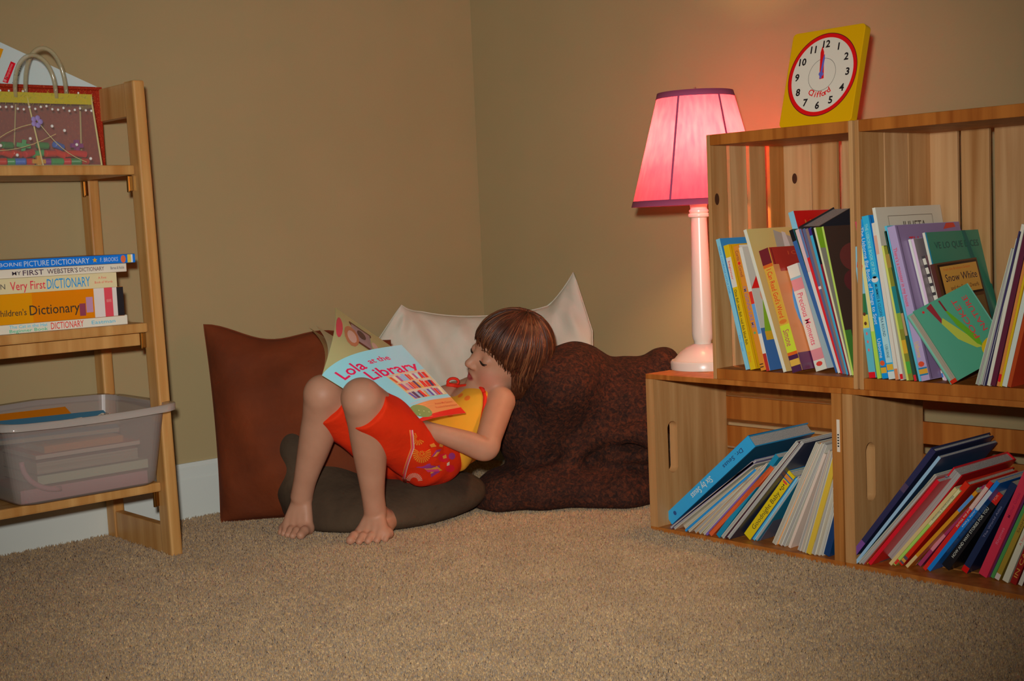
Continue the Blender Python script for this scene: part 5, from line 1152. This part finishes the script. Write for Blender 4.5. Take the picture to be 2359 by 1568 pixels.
    def dec(nm, bv_, polys, mats, off=.0012, tubes=(), dens=7):
        q = MB()
        for pl, mi_ in polys:                     # fan of small triangles, every point laid on the cloth
            c = (sum(p[0] for p in pl) / len(pl), sum(p[1] for p in pl) / len(pl)); n = len(pl); rows = []
            for k in range(dens + 1): rows.append([drape(bv_, (c[0] + (p[0] - c[0]) * k / dens, c[1] + (p[1] - c[1]) * k / dens), off=off + .0002 * mi_) for p in pl])
            for k in range(dens):
                for i in range(n):
                    f_ = [rows[k][i], rows[k][(i + 1) % n], rows[k + 1][(i + 1) % n], rows[k + 1][i]]
                    if all(f_) and max((f_[0] - x).length for x in f_) < .03: q.add(f_, [(0, 1, 2, 3)], mi_)
        for pts, r_, mi_ in tubes:
            P_ = [drape(bv_, p, off=off) for p in pts]; P_ = [p for p in P_ if p]
            if len(P_) > 1: q.tube(P_, r_, 6, mi_)
        if q.f: obj(nm, q, mats, t, True)
    CMf = lambda *c: M('printed_cotton', O(*c), .8)
    fan = lambda cx, cy, r0, r1, a0, a1, n, w: [([(cx + r0 * math.cos(a - w), cy - r0 * math.sin(a - w)), (cx + r1 * math.cos(a - w), cy - r1 * math.sin(a - w)), (cx + r1 * math.cos(a + w), cy - r1 * math.sin(a + w)), (cx + r0 * math.cos(a + w), cy - r0 * math.sin(a + w))], 0) for a in [math.radians(a0 + (a1 - a0) * i / (n - 1)) for i in range(n)]]
    dec('white_fan_print', bs, fan(954, 1107, 9, 19, 8, 172, 15, .055), [CMf(190, 150, 130)], dens=2)
    dec('yellow_fan_print', bs, fan(971, 1044, 8, 21, 150, 385, 17, .075) + fan(971, 1044, 2, 7, 0, 330, 9, .2) + fan(962, 1010, 4, 15, 120, 330, 10, .11), [CMf(190, 118, 30)], dens=2)
    dec('flower_print', bs, [([(1022 + 14 * math.cos(a * .785), 1054 + 10 * math.sin(a * .785)) for a in range(8)], 0), ([(1036 + 11 * math.cos(a * .785), 1078 + 9 * math.sin(a * .785)) for a in range(8)], 0), ([(1040 + 8 * math.cos(a * .785), 1050 + 8 * math.sin(a * .785)) for a in range(8)], 1),
                             ([(957, 1075), (990, 1066), (1012, 1070), (1012, 1086), (992, 1098)], 1), ([(966, 1076), (1005, 1072), (1018, 1082), (990, 1090)], 2), ([(978, 1079), (1008, 1078), (1012, 1084), (985, 1086)], 3), ([(992, 1052), (1004, 1036), (1016, 1034), (1006, 1046)], 1), ([(996, 1052), (1006, 1040), (1012, 1040), (1004, 1050)], 2),
                             ([(988, 1024), (998, 1020), (1004, 1028), (992, 1030)], 2), ([(1012, 1020), (1020, 1024), (1018, 1030), (1010, 1028)], 2), ([(1028, 1066), (1034, 1062), (1034, 1070), (1028, 1072)], 4), ([(1018, 1050), (1026, 1046), (1028, 1054), (1020, 1056)], 2)],
        [CMf(160, 10, 30), CMf(100, 30, 80), CMf(196, 130, 50), CMf(170, 50, 90), CMf(190, 170, 150)], dens=3)
    st = [(946, 990), (948, 1005), (949, 1018), (950, 1030), (946, 1042), (941, 1056), (936, 1072), (932, 1088), (930, 1100), (934, 1110)]
    dec('striped_piping', bs, [], [CMf(190, 120, 60), CMf(180, 60, 80), CMf(190, 150, 140)], .0012, [([(x - 3, y) for x, y in st], .0011, 0), (st, .0016, 1), ([(x + 3, y) for x, y in st], .0012, 2)])
    dec('cuff_band', bs, [], [CMf(180, 110, 110), CMf(150, 40, 60)], .0012, [([(803 + dx, 1046), (806 + dx, 1056), (811 + dx, 1066), (817 + dx, 1074), (824 + dx, 1079)], .0016, mi_) for dx, mi_ in ((0, 0), (5, 1), (10, 0), (15, 1))])
    # red neck binding, shoulder strap and bow
    m_bind = M('red_binding', O(170, 26, 4, .30), .75)
    nk = [(1030, 886), (1045, 890), (1060, 891), (1075, 890), (1090, 889), (1101, 890), (1110, 896), (1115, 905)]
    def near(p, d): return drape(bt, p, off=.002) or drape(bv, p, off=.003) or dep(*p, d)
    q = MB(); q.tube([near(p, 2.87) for p in nk], .0042, 8)
    sd = [(1112, 897), (1117, 915), (1116, 935), (1112, 955), (1107, 980)]; q.tube([near(p, 2.86) for p in sd], .0042, 8)
    sh = J['sL'].lerp(J['nek'], .45); q.tube([near((1111, 896), 2.86), sh + V((0, 0, .030)) + front * .022, sh + V((0, 0, .033)) - front * .02], .0042, 8)
    obj('neck_binding', q, m_bind, t, True)
    bw = near((1038, 889), 2.87); q = MB(); u_ = cam_dir(.2, 1, 0); v_ = cam_dir(1, -.1, 0)
    q.tube([bw + u_ * (.007 + .008 * math.sin(a)) + v_ * (.004 + .012 * math.cos(a)) for a in [i * .449 for i in range(14)]], .0032, 6, 0, True); q.tube([bw - v_ * .010, bw + v_ * .012], .0042, 8)
    obj('bow', q, m_bind, t, True)
    # ---------------- hair
    hairs(t, bv, iw, inv)
    return t
def hairs(t, bv, iw, inv):
    Hf = Field(HC - V((.16, .16, .17)), HC + V((.16, .16, .17)), .003); hx = (HF, HL, HU)
    Hf.ell(hp(-.010, 0, .022), [q * HS for q in (.0955, .0775, .0845)], hx, .01)
    Hf.ell(hp(-.040, 0, -.015), [q * HS for q in (.060, .069, .048)], hx, .02)
    Hf.ell(hp(-.020, .060, -.045), [q * HS for q in (.026, .014, .048)], hx, .02); Hf.ell(hp(-.020, -.060, -.045), [q * HS for q in (.026, .014, .048)], hx, .02)
    Hf.ell(hp(.086, 0, -.052), [q * HS for q in (.098, .088, .078)], hx, .010, 's')
    m1 = noisy('brown_hair', [(.3, S(62, 31, 17)), (.55, S(88, 48, 28)), (.75, S(118, 72, 44))], (60, 60, 60), 3, .42, spec=.45)
    m2 = M('light_brown_hair', S(124, 78, 48), .42, 0, .45); m3 = M('dark_brown_hair', S(62, 32, 20), .42, 0, .45)
    cap = Hf.mesh('hair', 2); h = obj('hair', cap, [m1], t, True)
    cb = bvh_of(cap)
    q = MB(); rd = random.Random(3)
    crown = (-.030, 0, .098)
    def surf(f, l, u, off):                       # push a head-frame direction out to the hair cap
        c = hp(-.010, 0, .0); d = (hp(f, l, u) - c).normalized(); h_ = cb.ray_cast(iw @ (c + d * .25), iw.to_3x3() @ -d)
        return (inv @ h_[0]) + d * off if h_[0] is not None else c + d * .09
    for i in range(1150):
        ph = rd.uniform(-math.pi, math.pi); th1 = 0; front_ = abs(ph) < 1.30
        n = 12; pts = []; lift = rd.uniform(.0003, .0035)
        if front_: end = rd.uniform(1.22, 1.50) + .16 * abs(ph) ** 2
        else: end = rd.uniform(1.6, 1.95) if abs(ph) > 1.9 else rd.uniform(1.75, 2.05)
        wob = rd.uniform(-.16, .16); st_ = rd.uniform(.03, .45)
        for k in range(n):
            th = st_ + (end - st_) * k / (n - 1); p_ = ph + wob * (k / n) ** 2
            f = math.sin(th) * math.cos(p_); l = math.sin(th) * math.sin(p_); u = math.cos(th)
            pts.append(surf(f - .12 * (1 - th / 3), l, u, lift))
        if not front_:                            # ends hang down with gravity
            dr = (-HU * .8 + V((0, 0, -1)) * .6).normalized(); a = pts[-1]; L_ = rd.uniform(.008, .028) if abs(ph) < 1.9 else rd.uniform(.003, .014)
            for k in range(3): a = a + dr * L_ / 3; pts.append(a.copy())
        else:
            for k in range(2): pts.append(pts[-1] + (pts[-1] - pts[-2]) * .8 - HF * .0015)
        m_ = len(pts); w = rd.uniform(.0009, .0021)
        q.tube(pts, [w * (.6 + .4 * math.sin(math.pi * min(1, j / (m_ * .5)) / 2)) * (1 if j < m_ - 3 else (m_ - j) / 3.6) for j in range(m_)], 5, rd.choice([0, 0, 0, 1, 2, 2]))
    obj('hair_strands', q, [m1, m2, m3], h, True)
child()

# ================================================================== THE BOOK BEING READ
def reading_book():
    A, B = dep(742, 864, 2.625), dep(938, 985, 2.690)         # spine, head and foot
    Ct, Cb = dep(925, 794, 2.735), dep(1073, 951, 2.790)      # outer edge of the front cover
    t = thing('open_picture_book', 'open picture book with a pale blue front cover, held on the child\'s knees', 'book', (A + B) / 2)
    nrm = (Ct - A).cross(B - A).normalized(); nrm = nrm if nrm.dot(FW) < 0 else -nrm
    def front(x, y, off=0):                       # x 0..1 from the spine, y 0..1 from the foot up
        a = B.lerp(A, y); c = Cb.lerp(Ct, y); p = a.lerp(c, x)
        up = (A - B).normalized()
        bulge = math.sin(math.pi * x ** .8)
        return p + up * (.020 * bulge * (.35 + .65 * y) + (.0)) + nrm * (.012 * bulge + off)
    cw = (Ct - A).length; ch = (A - B).length
    q = MB(); q.grid(lambda u, v: front(u, v), 28, 16); q.grid(lambda u, v: front(u, v, -.0012), 28, 16, flip=True)
    for e in range(28):
        for v in (0, 1): q.add([front(e / 28, v), front((e + 1) / 28, v), front((e + 1) / 28, v, -.0012), front(e / 28, v, -.0012)], [(0, 1, 2, 3)])
    for e in range(16): q.add([front(1, e / 16), front(1, (e + 1) / 16), front(1, (e + 1) / 16, -.0012), front(1, e / 16, -.0012)], [(0, 1, 2, 3)])
    m_blue = CM((98, 142, 148), .22)
    fc = obj('front_cover', q, m_blue, t, True)
    def patch(nm, items, mats, off=.0006, par=fc):
        q = MB()
        for it in items:
            if it[0] == 'q':
                _, pts, mi, o_ = it; n = len(pts); c = (sum(p[0] for p in pts) / n, sum(p[1] for p in pts) / n)
                for k in range(n):
                    a, b = pts[k], pts[(k + 1) % n]; N_ = 8
                    for j in range(N_):
                        p0 = (a[0] + (b[0] - a[0]) * j / N_, a[1] + (b[1] - a[1]) * j / N_); p1 = (a[0] + (b[0] - a[0]) * (j + 1) / N_, a[1] + (b[1] - a[1]) * (j + 1) / N_)
                        for r in range(4):
                            L_ = lambda p, s_: (c[0] + (p[0] - c[0]) * s_, c[1] + (p[1] - c[1]) * s_)
                            q.add([front(*L_(p0, r / 4), off + o_), front(*L_(p1, r / 4), off + o_), front(*L_(p1, (r + 1) / 4), off + o_), front(*L_(p0, (r + 1) / 4), off + o_)], [(0, 1, 2, 3)], mi)
            else:
                _, s_, x, y, h_, w_, mi, o_ = it; put_text(q, s_, lambda X, Y: front(X, Y, off + o_), x, y, h_, w_, mi, 'l', .016 if h_ > .05 else .006)
        return obj(nm, q, mats, par)
    R_ = lambda x0, x1, y0, y1, mi, o_=0: ('q', [(x0, y0), (x1, y0), (x1, y1), (x0, y1)], mi, o_)
    patch('cover_title', [('t', 'Lola', .10, .80, .125, .33, 0, 0), ('t', 'at the', .50, .835, .065, .25, 0, 0), ('t', 'Library', .33, .65, .125, .62, 0, 0)], [CM((160, 20, 60), .3)])
    # the library scene: ground, red band, green seat, shelf of books
    patch('cover_ground', [('q', [(.36, .0), (1, .0), (1, .255), (.36, .215)], 0, 0)], [CM((176, 116, 66), .25)])
    patch('cover_band', [('q', [(.02, .0), (1, .0), (1, .085), (.40, .055), (.02, .02)], 0, .0003)], [CM((140, 24, 18), .25)])
    patch('cover_wave', [R_(.38, 1, .235, .255, 0, .0003)], [CM((110, 130, 136), .25)])
    el = lambda cx, cy, rx, ry, mi, o_: ('q', [(cx + rx * math.cos(a * .524), cy + ry * math.sin(a * .524)) for a in range(12)], mi, o_)
    patch('cover_cushion', [el(.40, .125, .135, .095, 0, .0006)] + [el(.33 + .05 * k, .09 + .05 * ((k * 2) % 3) / 2, .007, .006, 1, .0009) for k in range(4)], [CM((84, 98, 54), .25), CM((140, 150, 100), .3)])
    frame = [R_(.50, .99, .285, .645, 0, .0002)]
    bk = []; rr = random.Random(11); pal = [(170, 40, 30), (110, 60, 90), (60, 56, 110), (190, 140, 60), (120, 150, 150), (160, 110, 110), (50, 36, 60), (190, 80, 40), (176, 170, 140), (90, 120, 140)]
    for row, (y0, y1) in enumerate(((.535, .630), (.415, .520), (.290, .400))):
        x = .52
        while x < .955:
            w_ = rr.uniform(.022, .042); hh = rr.uniform(.72, 1); sk = rr.choice([0, 0, .012, -.012]); bk.append(('q', [(x, y0), (x + w_, y0), (x + w_ + sk, y0 + (y1 - y0) * hh), (x + sk, y0 + (y1 - y0) * hh)], rr.randrange(len(pal)), .0007)); x += w_ + .004
    patch('cover_bookcase', frame, [CM((186, 156, 104), .25)]); patch('cover_bookcase_back', [R_(.515, .975, a, b, 0, .0004) for a, b in ((.535, .635), (.415, .525), (.290, .405))], [CM((130, 124, 110), .25)]); patch('cover_printed_books', bk, [CM(c, .25) for c in pal])
    patch('cover_credits', [('t', 'Anna McQuinn', .68, .165, .026, .27, 0, .0006), ('t', 'Rosalind Beardshaw', .64, .115, .026, .34, 0, .0006)], [CM((130, 56, 30), .3)])
    # pages and back half beyond the spine
    O1, O2 = dep(772, 708, 2.86), dep(905, 800, 2.90)         # outer edge of the standing page
    def page(x, y, k, bow=.018):
        a = B.lerp(A, y); c = O2.lerp(O1, y); p = a.lerp(c, x); n2 = (O1 - A).cross(B - A).normalized(); n2 = n2 if n2.dot(FW) < 0 else -n2
        return p + n2 * (bow * math.sin(math.pi * x) + k)
    def curled(x, y, k, top):                    # back cover and leaves curling away to the left
        a = B.lerp(A, y); c = B.lerp(A, y) + (top - A); p = a.lerp(c, x); side = cam_dir(1, .1, 0)
        return p + side * (.022 * math.sin(math.pi * x * .9)) * 1 + FW * k
    m_pg = CM((150, 138, 110), .35); m_art = CM((126, 130, 92), .16)
    for i, (tp, k) in enumerate(((dep(704, 755, 2.84), .002), (dep(719, 750, 2.85), .006))):
        q = MB(); q.grid(lambda u, v: curled(u, v, k, tp), 16, 8); q.grid(lambda u, v: curled(u, v, k + (.0014 if i == 0 else .0006), tp), 16, 8, flip=True)
        obj('back_cover' if i == 0 else 'leaf', q, CM((120, 92, 60), .4) if i == 0 else m_pg, t, True)
    q = MB(); q.grid(lambda u, v: page(u, v, 0), 16, 10); q.grid(lambda u, v: page(u, v, -.0008), 16, 10, flip=True); lf = obj('leaf', q, m_art, t, True)
    P_ = lambda x, y, o_: page(x, y, .0005 + o_)
    q = MB()
    def pq(pts, mi, o_):
        n = len(pts); c = (sum(p[0] for p in pts) / n, sum(p[1] for p in pts) / n)
        for k in range(n):
            a, b = pts[k], pts[(k + 1) % n]
            for r in range(3): q.add([P_(c[0] + (p[0] - c[0]) * s_, c[1] + (p[1] - c[1]) * s_, o_) for p, s_ in ((a, r / 3), (b, r / 3), (b, (r + 1) / 3), (a, (r + 1) / 3))], [(0, 1, 2, 3)], mi)
    E2 = lambda cx, cy, rx, ry: [(cx + rx * math.cos(a * .524), cy + ry * math.sin(a * .524)) for a in range(12)]
    pq([(.60, .42), (.90, .42), (.90, .78), (.60, .78)], 0, .0); pq([(.63, .45), (.87, .45), (.87, .75), (.63, .75)], 1, .0003)
    pq(E2(.64, .76, .15, .11), 2, .0006); pq(E2(.63, .755, .09, .07), 3, .0009); pq(E2(.77, .60, .07, .07), 4, .0006); pq(E2(.66, .94, .17, .05), 5, .0003); pq(E2(.72, .40, .06, .05), 3, .0008)
    obj('page_picture', q, [CM((70, 36, 24)), CM((110, 96, 100)), CM((130, 86, 60)), CM((160, 140, 130)), CM((60, 40, 40)), CM((150, 50, 66))], lf)
    return t
reading_book()
